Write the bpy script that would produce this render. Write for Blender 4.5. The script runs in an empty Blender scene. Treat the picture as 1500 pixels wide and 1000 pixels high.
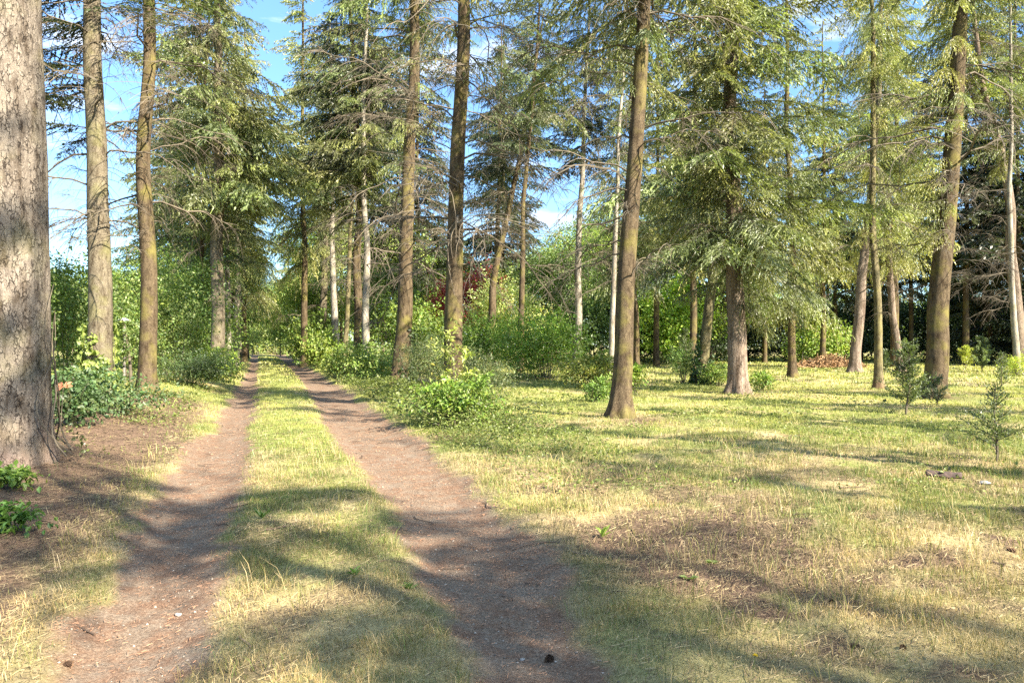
import bpy, math, random
import numpy as np
from mathutils import Vector, Matrix

S = bpy.context.scene
C = S.collection
PI = math.pi
F = 1112.0          # focal length in photo pixels (1500 wide)
HOR = 504.0         # horizon row of the photo
EYE = 1.6
rng = np.random.default_rng(7)
random.seed(7)

# ------------------------------------------------------------------ camera
cam_d = bpy.data.cameras.new('camera')
cam = bpy.data.objects.new('camera', cam_d)
C.objects.link(cam)
cam.location = (0, 0, EYE)
cam.rotation_euler = (PI/2 + math.atan((HOR-500)/F), 0, 0)
cam_d.sensor_width = 36.0
cam_d.lens = F/1500*36
cam_d.clip_start = 0.05
cam_d.clip_end = 3000
S.camera = cam

# ------------------------------------------------------------------ sky, sun, exposure
SUN_EL = math.radians(36)
SUN_AZ = (0.76, -0.65)      # horizontal direction towards the sun: behind the viewer, to the right
w = bpy.data.worlds.new('World')
S.world = w
w.use_nodes = True
nt = w.node_tree
nt.nodes.clear()
out = nt.nodes.new('ShaderNodeOutputWorld')
bg = nt.nodes.new('ShaderNodeBackground')
bg.inputs['Strength'].default_value = 0.10
sky = nt.nodes.new('ShaderNodeTexSky')
sky.sky_type = 'NISHITA'
sky.sun_disc = False
sky.sun_elevation = SUN_EL
sky.sun_rotation = math.atan2(SUN_AZ[0], SUN_AZ[1])
sky.air_density = 1.0
sky.dust_density = 0.25
sky.ozone_density = 1.2
# thin summer clouds low over the horizon
tc = nt.nodes.new('ShaderNodeTexCoord')
mp = nt.nodes.new('ShaderNodeMapping')
mp.inputs['Scale'].default_value = (3.0, 3.0, 11.0)
mp.inputs['Location'].default_value = (0.4, 0.2, 0.35)
nz = nt.nodes.new('ShaderNodeTexNoise')
nz.inputs['Scale'].default_value = 1.6
nz.inputs['Detail'].default_value = 7
nz.inputs['Roughness'].default_value = 0.55
cr = nt.nodes.new('ShaderNodeValToRGB')
cr.color_ramp.elements[0].position = 0.57
cr.color_ramp.elements[1].position = 0.72
mx = nt.nodes.new('ShaderNodeMix')
mx.data_type = 'RGBA'
mx.inputs['B'].default_value = (3.4, 3.6, 4.0, 1)
nt.links.new(tc.outputs['Generated'], mp.inputs['Vector'])
nt.links.new(mp.outputs['Vector'], nz.inputs['Vector'])
nt.links.new(nz.outputs['Fac'], cr.inputs['Fac'])
nt.links.new(cr.outputs['Color'], mx.inputs['Factor'])
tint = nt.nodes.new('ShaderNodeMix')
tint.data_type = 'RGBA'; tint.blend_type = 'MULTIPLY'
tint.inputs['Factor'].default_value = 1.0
# sky tinted darker blue low down; overhead brightened as added fill for the shade
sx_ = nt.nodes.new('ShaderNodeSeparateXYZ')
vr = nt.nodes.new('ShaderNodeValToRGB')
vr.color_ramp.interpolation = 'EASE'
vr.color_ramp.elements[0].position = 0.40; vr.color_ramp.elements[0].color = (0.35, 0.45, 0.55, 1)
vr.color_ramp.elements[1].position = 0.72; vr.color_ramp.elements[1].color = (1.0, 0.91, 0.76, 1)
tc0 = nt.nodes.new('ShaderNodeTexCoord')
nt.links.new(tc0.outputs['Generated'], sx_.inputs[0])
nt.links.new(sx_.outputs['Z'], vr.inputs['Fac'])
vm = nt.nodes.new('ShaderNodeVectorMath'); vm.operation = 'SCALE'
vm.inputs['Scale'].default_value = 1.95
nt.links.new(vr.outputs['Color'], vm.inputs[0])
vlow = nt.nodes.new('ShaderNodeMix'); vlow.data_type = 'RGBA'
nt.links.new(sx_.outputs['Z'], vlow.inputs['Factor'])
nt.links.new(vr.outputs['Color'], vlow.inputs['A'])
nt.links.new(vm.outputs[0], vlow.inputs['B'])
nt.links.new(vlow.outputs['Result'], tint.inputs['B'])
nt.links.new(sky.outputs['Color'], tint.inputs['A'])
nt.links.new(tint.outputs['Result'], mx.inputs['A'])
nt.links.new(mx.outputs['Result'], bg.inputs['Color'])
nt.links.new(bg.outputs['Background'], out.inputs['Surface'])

sun_d = bpy.data.lights.new('sun', 'SUN')
sun_d.energy = 5.0
sun_d.angle = math.radians(0.5)
sun_d.color = (1.0, 0.91, 0.76)
sun = bpy.data.objects.new('sun', sun_d)
C.objects.link(sun)
sd = Vector((SUN_AZ[0]*math.cos(SUN_EL), SUN_AZ[1]*math.cos(SUN_EL), math.sin(SUN_EL)))
sun.rotation_euler = sd.to_track_quat('Z', 'Y').to_euler()
sun.location = (20, -20, 40)

S.view_settings.view_transform = 'Standard'
S.view_settings.look = 'None'
S.view_settings.gamma = 1.0
S.view_settings.use_curve_mapping = False
S.view_settings.exposure = 2.4
S.render.engine = 'CYCLES'
S.cycles.max_bounces = 7
S.cycles.diffuse_bounces = 4
S.cycles.glossy_bounces = 2
S.cycles.transmission_bounces = 4
S.cycles.transparent_max_bounces = 4
S.cycles.use_denoising = False
S.cycles.caustics_reflective = False
S.cycles.caustics_refractive = False

# ------------------------------------------------------------------ helpers
def W(px, py):
    """photo pixel on the ground -> world X, Y"""
    Y = F*EYE/(py-HOR)
    return (px-750)/F*Y, Y

def XY(px, Y):
    return (px-750)/F*Y, Y

_lat = np.random.default_rng(99).random((64, 64, 64)).astype(np.float32)
def vnoise(p):
    """smooth value noise, p (n,3) -> (n,) in 0..1"""
    p = np.asarray(p, dtype=np.float64)
    i = np.floor(p).astype(np.int64)
    f = p-i
    f = f*f*(3-2*f)
    i &= 63
    j = (i+1) & 63
    x0, y0, z0 = i.T; x1, y1, z1 = j.T
    fx, fy, fz = f.T
    a = _lat[x0, y0, z0]*(1-fx)+_lat[x1, y0, z0]*fx
    b = _lat[x0, y1, z0]*(1-fx)+_lat[x1, y1, z0]*fx
    c = _lat[x0, y0, z1]*(1-fx)+_lat[x1, y0, z1]*fx
    d = _lat[x0, y1, z1]*(1-fx)+_lat[x1, y1, z1]*fx
    return (a*(1-fy)+b*fy)*(1-fz)+(c*(1-fy)+d*fy)*fz

def noise2(x, y, s, seed=0.0, oct=3):
    x = np.asarray(x, float); y = np.asarray(y, float)
    t = np.zeros_like(x); amp = 1.0; tot = 0.0
    for k in range(oct):
        q = np.stack([x*s*2**k+seed*3.7+17*k, y*s*2**k+seed*9.1+5*k, np.full_like(x, seed*1.37+0.5+3*k)], -1)
        t += amp*vnoise(q.reshape(-1, 3)).reshape(x.shape); tot += amp; amp *= 0.5
    return t/tot

def smooth(a, b, x):
    t = np.clip((x-a)/(b-a), 0, 1)
    return t*t*(3-2*t)

class Geo:
    """collects vertices, faces and colours for one mesh"""
    def __init__(self):
        self.v = []; self.f4 = []; self.f3 = []; self.c = []; self.n = 0
    def add(self, v, f4=None, f3=None, col=(1, 1, 1)):
        v = np.asarray(v, float).reshape(-1, 3)
        col = np.asarray(col, float)
        if col.ndim == 1: col = np.tile(col, (len(v), 1))
        self.v.append(v); self.c.append(col)
        if f4 is not None and len(f4): self.f4.append(np.asarray(f4, np.int64).reshape(-1, 4)+self.n)
        if f3 is not None and len(f3): self.f3.append(np.asarray(f3, np.int64).reshape(-1, 3)+self.n)
        self.n += len(v)
    def quads(self, Q, col):
        """Q (n,4,3), col (n,3)"""
        n = len(Q)
        if n == 0: return
        col = np.asarray(col, float)
        if col.ndim == 1: col = np.tile(col, (n, 1))
        self.add(Q.reshape(-1, 3), np.arange(n*4).reshape(n, 4), None, np.repeat(col, 4, 0))
    def tube(self, P, R, n=4, col=(1, 1, 1), cap=False):
        P = np.asarray(P, float); R = np.asarray(R, float); m = len(P)
        T = np.gradient(P, axis=0)
        T /= np.linalg.norm(T, axis=1, keepdims=True)+1e-9
        ref = np.where(np.abs(T[:, 2:3]) > 0.9, np.array([[1.0, 0, 0]]), np.array([[0, 0, 1.0]]))
        A = np.cross(T, ref); A /= np.linalg.norm(A, axis=1, keepdims=True)+1e-9
        B = np.cross(T, A)
        a = np.arange(n)/n*2*PI
        V = P[:, None]+R[:, None, None]*(np.cos(a)[None, :, None]*A[:, None]+np.sin(a)[None, :, None]*B[:, None])
        i = np.arange(m-1)[:, None]*n; j = np.arange(n)[None]; k = (j+1) % n
        Fq = np.stack([i+j, i+k, i+n+k, i+n+j], -1).reshape(-1, 4)
        f3 = None
        self.add(V, Fq, f3, col)
    def mesh(self, name, mat, smooth_shade=False):
        me = bpy.data.meshes.new(name)
        V = np.concatenate(self.v) if self.v else np.zeros((0, 3))
        col = np.concatenate(self.c) if self.c else np.zeros((0, 3))
        q = np.concatenate(self.f4) if self.f4 else np.zeros((0, 4), np.int64)
        t = np.concatenate(self.f3) if self.f3 else np.zeros((0, 3), np.int64)
        me.vertices.add(len(V)); me.vertices.foreach_set('co', V.astype(np.float32).ravel())
        nl = len(q)*4+len(t)*3
        me.loops.add(nl)
        me.loops.foreach_set('vertex_index', np.concatenate([q.ravel(), t.ravel()]).astype(np.int32))
        me.polygons.add(len(q)+len(t))
        ls = np.concatenate([np.arange(len(q))*4, len(q)*4+np.arange(len(t))*3]).astype(np.int32)
        me.polygons.foreach_set('loop_start', ls)
        me.polygons.foreach_set('use_smooth', np.full(len(q)+len(t), smooth_shade, bool))
        at = me.attributes.new('col', 'FLOAT_COLOR', 'POINT')
        at.data.foreach_set('color', np.concatenate([col, np.ones((len(col), 1))], 1).astype(np.float32).ravel())
        me.materials.append(mat)
        me.update()
        me.validate()
        return me

def link(name, me, parent=None, loc=(0, 0, 0), rot=(0, 0, 0), sc=(1, 1, 1)):
    o = bpy.data.objects.new(name, me)
    C.objects.link(o)
    o.location = loc; o.rotation_euler = rot; o.scale = sc
    if parent: o.parent = parent
    return o

def tag(o, label=None, cat=None, group=None, kind=None):
    if label: o['label'] = label
    if cat: o['category'] = cat
    if group: o['group'] = group
    if kind: o['kind'] = kind
    return o

def thing(name, label, cat, loc, group=None, rotz=0.0, sc=1.0):
    o = bpy.data.objects.new(name, None)
    C.objects.link(o)
    o.empty_display_size = 0.2
    o.location = loc; o.rotation_euler = (0, 0, rotz); o.scale = (sc, sc, sc)
    return tag(o, label, cat, group)

def dup(root, loc, rotz, sc=1.0, label=None, group=None):
    r = root.copy(); C.objects.link(r)
    r.location = loc; r.rotation_euler = (0, 0, rotz)
    r.scale = (sc, sc, sc) if np.isscalar(sc) else sc
    if label: r['label'] = label
    if group: r['group'] = group
    for ch in root.children:
        c = ch.copy(); C.objects.link(c); c.parent = r
        for g in ch.children:
            d = g.copy(); C.objects.link(d); d.parent = c
    return r

# ------------------------------------------------------------------ materials
def new_mat(name):
    m = bpy.data.materials.new(name); m.use_nodes = True
    t = m.node_tree; t.nodes.clear()
    o = t.nodes.new('ShaderNodeOutputMaterial')
    return m, t, o
def N(t, typ, **kw):
    n = t.nodes.new(typ)
    for k, v in kw.items():
        if k in n.inputs: n.inputs[k].default_value = v
        else: setattr(n, k, v)
    return n
def mixc(t, fac, a, b, mode='MIX'):
    n = t.nodes.new('ShaderNodeMix'); n.data_type = 'RGBA'; n.blend_type = mode
    for key, val in (('Factor', fac), ('A', a), ('B', b)):
        if hasattr(val, 'is_output'): t.links.new(val, n.inputs[key])
        else: n.inputs[key].default_value = val if key == 'Factor' or len(val) == 4 else (*val, 1)
    return n.outputs['Result']
def ramp(t, src, stops):
    n = t.nodes.new('ShaderNodeValToRGB')
    e = n.color_ramp.elements
    while len(e) < len(stops): e.new(0.5)
    for k, (p, c) in enumerate(stops):
        e[k].position = p; e[k].color = (*c, 1) if len(c) == 3 else c
    t.links.new(src, n.inputs['Fac'])
    return n.outputs['Color']

def foliage_mat(name, trans=0.35, gloss=0.04, vary=0.35, scale=1.5, rough=0.45):
    """leaves and needles: colour from the mesh, varied over the plant, light passing through"""
    m, t, o = new_mat(name)
    at = N(t, 'ShaderNodeAttribute', attribute_name='col')
    g = N(t, 'ShaderNodeNewGeometry')
    n1 = N(t, 'ShaderNodeTexNoise', Scale=scale, Detail=2.0)
    t.links.new(g.outputs['Position'], n1.inputs['Vector'])
    v = ramp(t, n1.outputs['Fac'], [(0.3, (1-vary,)*3), (0.7, (1+vary, 1+vary*0.8, 1+vary*0.35))])
    col = mixc(t, 1.0, at.outputs['Color'], v, 'MULTIPLY')
    d = N(t, 'ShaderNodeBsdfDiffuse'); t.links.new(col, d.inputs['Color'])
    tr = N(t, 'ShaderNodeBsdfTranslucent')
    tcol = mixc(t, 1.0, col, (1.15, 1.25, 0.6), 'MULTIPLY'); t.links.new(tcol, tr.inputs['Color'])
    ms = N(t, 'ShaderNodeMixShader', Fac=trans)
    t.links.new(d.outputs[0], ms.inputs[1]); t.links.new(tr.outputs[0], ms.inputs[2])
    last = ms.outputs[0]
    if gloss:
        gl = N(t, 'ShaderNodeBsdfGlossy', Roughness=rough, Color=(1, 1, 1, 1))
        m2 = N(t, 'ShaderNodeMixShader', Fac=gloss)
        t.links.new(last, m2.inputs[1]); t.links.new(gl.outputs[0], m2.inputs[2]); last = m2.outputs[0]
    t.links.new(last, o.inputs['Surface'])
    return m

def bark_mat(name, dark, mid, light, moss=(0.16, 0.16, 0.04), moss_amt=0.4, sx=16.0, sz=5.0, bump=0.03, red=None, fine=0.72):
    """furrowed bark with plates, lichen and moss"""
    m, t, o = new_mat(name)
    tcn = N(t, 'ShaderNodeTexCoord')
    mpn = N(t, 'ShaderNodeMapping'); mpn.inputs['Scale'].default_value = (sx, sx, sz)
    t.links.new(tcn.outputs['Object'], mpn.inputs['Vector'])
    wn = N(t, 'ShaderNodeTexNoise', Scale=1.3, Detail=4.0)
    t.links.new(mpn.outputs['Vector'], wn.inputs['Vector'])
    wv = mixc(t, 0.8, mpn.outputs['Vector'], wn.outputs['Color'], 'LINEAR_LIGHT')
    vo = N(t, 'ShaderNodeTexVoronoi', Scale=1.0); vo.feature = 'DISTANCE_TO_EDGE'
    t.links.new(wv, vo.inputs['Vector'])
    fn = N(t, 'ShaderNodeTexNoise', Scale=4.0, Detail=6.0, Roughness=0.65)
    t.links.new(mpn.outputs['Vector'], fn.inputs['Vector'])
    crack = ramp(t, vo.outputs['Distance'], [(0.0, (0.15, 0.15, 0.15)), (0.10, (1, 1, 1))])
    cf = N(t, 'ShaderNodeTexNoise', Scale=0.7, Detail=3.0); t.links.new(mpn.outputs['Vector'], cf.inputs['Vector'])
    cfr = ramp(t, cf.outputs['Fac'], [(0.42, (0, 0, 0)), (0.6, (1, 1, 1))])
    crack = mixc(t, cfr, (0.75, 0.75, 0.75), crack)
    hsum = mixc(t, fine, crack, fn.outputs['Color'])
    base = ramp(t, hsum, [(0.36, dark), (0.52, mid), (0.68, light)])
    m2 = N(t, 'ShaderNodeMapping'); m2.inputs['Scale'].default_value = (sx*0.38, sx*0.38, sz*0.22)
    t.links.new(tcn.outputs['Object'], m2.inputs['Vector'])
    st = N(t, 'ShaderNodeTexNoise', Scale=1.0, Detail=5.0, Roughness=0.7); t.links.new(m2.outputs['Vector'], st.inputs['Vector'])
    stc = ramp(t, st.outputs['Fac'], [(0.36, (0.38, 0.34, 0.30)), (0.52, (0.9, 0.9, 0.9)), (0.68, (1.25, 1.25, 1.22))])
    base = mixc(t, 1.0, base, stc, 'MULTIPLY')
    big = N(t, 'ShaderNodeTexNoise', Scale=2.3, Detail=4.0)
    t.links.new(tcn.outputs['Object'], big.inputs['Vector'])
    mfac = ramp(t, big.outputs['Fac'], [(0.48, (0, 0, 0)), (0.68, (moss_amt,)*3)])
    c2 = mixc(t, mfac, base, moss)
    if red is not None:      # reddish foot of the trunk
        sp = N(t, 'ShaderNodeSeparateXYZ'); t.links.new(tcn.outputs['Object'], sp.inputs[0])
        rf = ramp(t, sp.outputs['Z'], [(0.0, (0.7,)*3), (0.55, (0, 0, 0))])
        c2 = mixc(t, rf, c2, red)
    lich = N(t, 'ShaderNodeTexNoise', Scale=26.0, Detail=2.0)
    t.links.new(tcn.outputs['Object'], lich.inputs['Vector'])
    lf = ramp(t, lich.outputs['Fac'], [(0.62, (0, 0, 0)), (0.72, (0.4,)*3)])
    c3 = mixc(t, lf, c2, tuple(min(1, x*1.35) for x in light))
    b = N(t, 'ShaderNodeBsdfPrincipled', Roughness=0.9)
    b.inputs['Specular IOR Level'].default_value = 0.15
    t.links.new(c3, b.inputs['Base Color'])
    bp = N(t, 'ShaderNodeBump', Strength=1.0, Distance=bump)
    t.links.new(hsum, bp.inputs['Height']); t.links.new(bp.outputs['Normal'], b.inputs['Normal'])
    t.links.new(b.outputs[0], o.inputs['Surface'])
    return m

def plain_mat(name, c, rough=0.8, vary=0.3, scale=20.0):
    m, t, o = new_mat(name)
    tcn = N(t, 'ShaderNodeTexCoord')
    n1 = N(t, 'ShaderNodeTexNoise', Scale=scale, Detail=5.0); t.links.new(tcn.outputs['Object'], n1.inputs['Vector'])
    col = ramp(t, n1.outputs['Fac'], [(0.3, tuple(x*(1-vary) for x in c)), (0.7, tuple(min(1, x*(1+vary)) for x in c))])
    b = N(t, 'ShaderNodeBsdfPrincipled', Roughness=rough)
    t.links.new(col, b.inputs['Base Color'])
    bp = N(t, 'ShaderNodeBump', Strength=0.5, Distance=0.01); t.links.new(n1.outputs['Fac'], bp.inputs['Height'])
    t.links.new(bp.outputs['Normal'], b.inputs['Normal'])
    t.links.new(b.outputs[0], o.inputs['Surface'])
    return m

def vcol_mat(name, rough=0.9):
    m, t, o = new_mat(name)
    at = N(t, 'ShaderNodeAttribute', attribute_name='col')
    b = N(t, 'ShaderNodeBsdfPrincipled', Roughness=rough); b.inputs['Specular IOR Level'].default_value = 0.2
    t.links.new(at.outputs['Color'], b.inputs['Base Color'])
    t.links.new(b.outputs[0], o.inputs['Surface'])
    return m

M = {
    'needles': foliage_mat('spruce_needles', 0.42, 0.03, 0.35, 0.9),
    'leaves': foliage_mat('broad_leaves', 0.45, 0.025, 0.30, 1.6, 0.5),
    'grass': foliage_mat('grass_blades', 0.30, 0.02, 0.25, 0.8),
    'litter': vcol_mat('fallen_litter'),
    'twig': plain_mat('dead_twig', (0.09, 0.072, 0.048), 0.9, 0.5, 3.0),
    'fir_bark': bark_mat('grey_fir_bark', (0.05, 0.038, 0.028), (0.095, 0.078, 0.052), (0.19, 0.16, 0.112), (0.17, 0.17, 0.05), 0.35, 24, 13, 0.02),
    'old_bark': bark_mat('old_fir_bark', (0.06, 0.045, 0.035), (0.105, 0.084, 0.066), (0.205, 0.172, 0.136), (0.22, 0.20, 0.09), 0.30, 25, 11, 0.05, (0.20, 0.14, 0.11), 0.55),
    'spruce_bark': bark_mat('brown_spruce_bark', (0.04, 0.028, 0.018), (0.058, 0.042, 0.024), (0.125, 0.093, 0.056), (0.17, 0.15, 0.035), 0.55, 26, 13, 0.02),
    'moss_bark': bark_mat('mossy_yellow_bark', (0.06, 0.045, 0.025), (0.11, 0.092, 0.047), (0.215, 0.187, 0.105), (0.19, 0.17, 0.05), 0.5, 26, 12, 0.02, (0.13, 0.07, 0.05)),
    'pine_bark': bark_mat('pine_bark', (0.05, 0.035, 0.028), (0.125, 0.092, 0.067), (0.245, 0.195, 0.15), (0.2, 0.15, 0.08), 0.25, 14, 3, 0.035),
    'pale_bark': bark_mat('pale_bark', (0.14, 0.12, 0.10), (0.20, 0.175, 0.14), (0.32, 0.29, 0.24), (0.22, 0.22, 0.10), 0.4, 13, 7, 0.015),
}

# ------------------------------------------------------------------ the ground and the two wheel tracks
RUT = [  # photo row, edges of the left and the right wheel track
    (1000, 40, 285, 670, 945), (930, 75, 305, 645, 900), (860, 130, 320, 610, 850), (800, 170, 335, 580, 800),
    (750, 200, 350, 555, 745), (700, 228, 362, 525, 690), (660, 270, 372, 500, 640), (630, 300, 375, 480, 595),
    (600, 322, 376, 465, 552), (575, 340, 377, 450, 515), (550, 357, 379, 434, 474), (535, 364, 379, 420, 446),
    (522, 367, 379, 405, 425), (515, 369, 380, 394, 407)]
ry, r0, r1, r2, r3 = [], [], [], [], []
for k in range(len(RUT)-1):
    for u in np.linspace(0, 1, 12, endpoint=False):
        a = [RUT[k][i]*(1-u)+RUT[k+1][i]*u for i in range(5)]
        Y = F*EYE/(a[0]-HOR); ry.append(Y)
        for lst, px in ((r0, a[1]), (r1, a[2]), (r2, a[3]), (r3, a[4])): lst.append((px-750)/F*Y)
def edges(y):
    return [np.interp(y, ry, r) for r in (r0, r1, r2, r3)]

def masks(x, y):
    """rut (0..1), signed distance left of the left rut, litter (0..1), green (0..1)"""
    e0, e1, e2, e3 = edges(y)
    wob = (noise2(x, y, 0.9, 1)-0.5)*0.6+(noise2(x, y, 4.0, 2, 3)-0.5)*0.45
    dl = np.minimum(x-e0, e1-x)+wob*0.75
    dr = np.minimum(x-e2, e3-x)+wob*0.75
    d = np.maximum(dl, dr)
    rut = smooth(-0.10, 0.15, d)
    left = e0-x
    lit = smooth(-0.2, 0.5, left+wob)*smooth(24, 15, y)*smooth(6.5, 3.5, left)
    right = x-e3
    patch = smooth(0.48, 0.58, noise2(x, y, 0.7, 5)*0.6+noise2(x, y, 2.6, 15)*0.4)*smooth(14, 7, y)*smooth(-0.2, 0.8, right)
    foot = np.exp(-((x-2.75)**2/0.5+(y-15.6)**2/0.8))+0.8*np.exp(-((x-7.4)**2/0.6+(y-24.4)**2/1.0))+0.8*np.exp(-((x+1.1)**2/0.5+(y-13.2)**2/0.3))+0.9*np.exp(-((x+9.2)**2/1.2+(y-19.3)**2/1.5))+0.7*np.exp(-((x-12.5)**2/0.5+(y-22)**2/0.6))
    spot = np.exp(-((x-1.15)**2/1.1+(y-5.9)**2/0.8))
    mid = smooth(0.5, 0.62, noise2(x, y, 1.3, 25))*0.55*smooth(12, 6, y)*(e1 < x)*(x < e2)
    near = 0.5*smooth(10, 5, y)*smooth(0.1, 0.9, right)*smooth(0.35, 0.6, noise2(x, y, 1.8, 35))
    lit = np.clip(lit*1.0+near+patch*0.7+spot*0.6+foot+mid, 0, 1)
    green = smooth(0.38, 0.62, noise2(x, y, 0.33, 8)*0.55+noise2(x, y, 1.3, 9)*0.45)
    green = np.clip(green*smooth(-2, 9, y)+0.5*smooth(0.5, 0.1, np.abs((e1+e2)/2-x)/1.2)*smooth(6, 10, y), 0, 1)
    return rut, d, lit, green

def gz(x, y):
    x = np.asarray(x, float); y = np.asarray(y, float)
    e0, e1, e2, e3 = edges(y)
    near = smooth(2.0, 4.0, y)
    dl = np.minimum(x-e0, e1-x); dr = np.minimum(x-e2, e3-x); d = np.maximum(dl, dr)
    z = -0.09*smooth(-0.15, 0.35, d)+(noise2(x, y, 11.0, 41, 2)-0.5)*0.022*smooth(0.0, 0.2, d)*smooth(16, 9, y)
    z = z+(noise2(x, y, 0.9, 3, 3)-0.5)*0.10*smooth(0.2, -0.3, d)+(noise2(x, y, 0.15, 4, 2)-0.5)*0.25*smooth(6, 20, y)
    z = z+0.30*smooth(0.1, 2.0, e0-x)*smooth(60, 30, y)*(0.7+0.6*noise2(x, y, 0.7, 14, 2))
    z = z+(noise2(x, y, 2.6, 13, 2)-0.5)*0.085*smooth(0.1, -0.35, d)*smooth(20, 10, y)
    z = z+(noise2(x, y, 7.0, 6, 2)-0.5)*0.035
    return z*near
def g1(x, y): return float(gz(np.array([x]), np.array([y]))[0])

def ground_mat():
    m, t, o = new_mat('woodland_ground')
    at = N(t, 'ShaderNodeAttribute', attribute_name='col')       # r rut, g litter, b green
    sp = N(t, 'ShaderNodeSeparateColor'); t.links.new(at.outputs['Color'], sp.inputs[0])
    g = N(t, 'ShaderNodeNewGeometry')
    def nz(s, d=5.0, r=0.6):
        n = N(t, 'ShaderNodeTexNoise', Scale=s, Detail=d, Roughness=r); t.links.new(g.outputs['Position'], n.inputs['Vector']); return n.outputs['Fac']
    n_f = nz(55, 7, 0.78); n_m = nz(6, 5); n_b = nz(0.9, 4)
    vo = N(t, 'ShaderNodeTexVoronoi', Scale=75.0); t.links.new(g.outputs['Position'], vo.inputs['Vector'])
    soil = ramp(t, n_f, [(0.3, (0.055, 0.038, 0.026)), (0.5, (0.155, 0.112, 0.078)), (0.72, (0.30, 0.235, 0.17))])
    grey = ramp(t, n_f, [(0.3, (0.068, 0.053, 0.041)), (0.55, (0.185, 0.15, 0.115)), (0.75, (0.34, 0.285, 0.22))])
    gf = ramp(t, n_b, [(0.50, (0, 0, 0)), (0.64, (0.6,)*3)])
    soil = mixc(t, gf, soil, grey)
    needles = ramp(t, n_m, [(0.40, (0, 0, 0)), (0.62, (0.8,)*3)])
    ndl = ramp(t, n_f, [(0.3, (0.05, 0.028, 0.018)), (0.52, (0.15, 0.085, 0.052)), (0.72, (0.28, 0.185, 0.12))])
    soil = mixc(t, needles, soil, ndl)
    grit = ramp(t, vo.outputs['Distance'], [(0.05, (1, 1, 1)), (0.22, (0, 0, 0))])
    sv = N(t, 'ShaderNodeSeparateColor'); t.links.new(vo.outputs['Color'], sv.inputs[0])
    gsel = ramp(t, sv.outputs[0], [(0.74, (0, 0, 0)), (0.8, (0.75,)*3)])
    gm = mixc(t, 1.0, grit, gsel, 'MULTIPLY')
    soil = mixc(t, gm, soil, (0.42, 0.38, 0.33))
    lit = ramp(t, n_f, [(0.3, (0.035, 0.023, 0.016)), (0.5, (0.105, 0.068, 0.046)), (0.72, (0.24, 0.17, 0.11))])
    dry = ramp(t, n_f, [(0.3, (0.14, 0.105, 0.05)), (0.5, (0.30, 0.235, 0.115)), (0.72, (0.46, 0.38, 0.21))])
    grn = ramp(t, n_f, [(0.3, (0.06, 0.07, 0.02)), (0.5, (0.15, 0.165, 0.045)), (0.72, (0.27, 0.275, 0.09))])
    gr = mixc(t, 0.65, sp.outputs[2], n_m, 'OVERLAY')
    turf = mixc(t, gr, dry, grn)
    c = mixc(t, sp.outputs[1], turf, lit)
    c = mixc(t, sp.outputs[0], c, soil)
    b = N(t, 'ShaderNodeBsdfPrincipled', Roughness=0.95); b.inputs['Specular IOR Level'].default_value = 0.1
    t.links.new(c, b.inputs['Base Color'])
    hs = mixc(t, 0.35, n_f, grit)
    bp = N(t, 'ShaderNodeBump', Strength=0.9, Distance=0.02); t.links.new(hs, bp.inputs['Height'])
    t.links.new(bp.outputs['Normal'], b.inputs['Normal'])
    t.links.new(b.outputs[0], o.inputs['Surface'])
    return m
M['ground'] = ground_mat()

def build_ground():
    rows = [1.5]
    while rows[-1] < 420: rows.append(rows[-1]*1.011+0.004)
    ys = np.array(rows)
    tn = np.concatenate([-np.geomspace(9, 0.85, 30), np.linspace(-0.84, 0.84, 520), np.geomspace(0.85, 9, 30)])
    Yg, Tg = np.meshgrid(ys, tn, indexing='ij')
    Xg = Tg*(Yg+1.0)
    Z = gz(Xg.ravel(), Yg.ravel()).reshape(Xg.shape)
    rut, d, lit, grn = masks(Xg.ravel(), Yg.ravel())
    V = np.stack([Xg, Yg, Z], -1).reshape(-1, 3)
    col = np.stack([rut, lit, grn], -1)
    nr, nc = Xg.shape
    i = np.arange(nr-1)[:, None]*nc; j = np.arange(nc-1)[None]
    Q = np.stack([i+j, i+j+1, i+nc+j+1, i+nc+j], -1).reshape(-1, 4)
    ct = V[Q].mean(1)
    e0, e1, e2, e3 = edges(ct[:, 1])
    rr = rut[Q].mean(1) > 0.5
    isL = rr & (ct[:, 0] < (e1+e2)/2); isR = rr & ~isL
    def part(sel, extra=None):
        q = Q[sel]; u, inv = np.unique(q.ravel(), return_inverse=True)
        G = Geo(); G.add(V[u], inv.reshape(-1, 4), None, col[u])
        if extra is not None: G.add(*extra)
        return G.mesh('ground', M['ground'], True)
    xe = np.linspace(-420, 420, 60); ye = np.array([-300, -120, -40, -10, 0, 1.5])
    YE, XE = np.meshgrid(ye, xe, indexing='ij')
    ve = np.stack([XE, YE, 0*XE], -1).reshape(-1, 3)
    i = np.arange(5)[:, None]*60; j = np.arange(59)[None]
    qe = np.stack([i+j, i+j+1, i+60+j+1, i+60+j], -1).reshape(-1, 4)
    o = link('ground', part(~rr, (ve, qe, None, (0, 0.3, 0.4)))); tag(o, 'dry mossy forest floor and lawn of short grass around the track', kind='structure')
    o = link('dirt_track', part(isL)); tag(o, 'left wheel track of reddish bare soil and needles', kind='structure')
    o = link('dirt_track', part(isR)); tag(o, 'right wheel track of grey gravelly bare soil', kind='structure')
build_ground()

# ------------------------------------------------------------------ grass, ground leaves and litter
def scatter(y0, y1, dens, spread=0.80, pad=1.0):
    n = int(dens*((y1**2-y0**2)*spread+2*pad*(y1-y0)))
    u = rng.random(n*2)
    y = np.sqrt(y0**2+u*(y1**2-y0**2))
    x = (rng.random(len(y))*2-1)*(spread*y+pad)
    return x[:n], y[:n]

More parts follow.
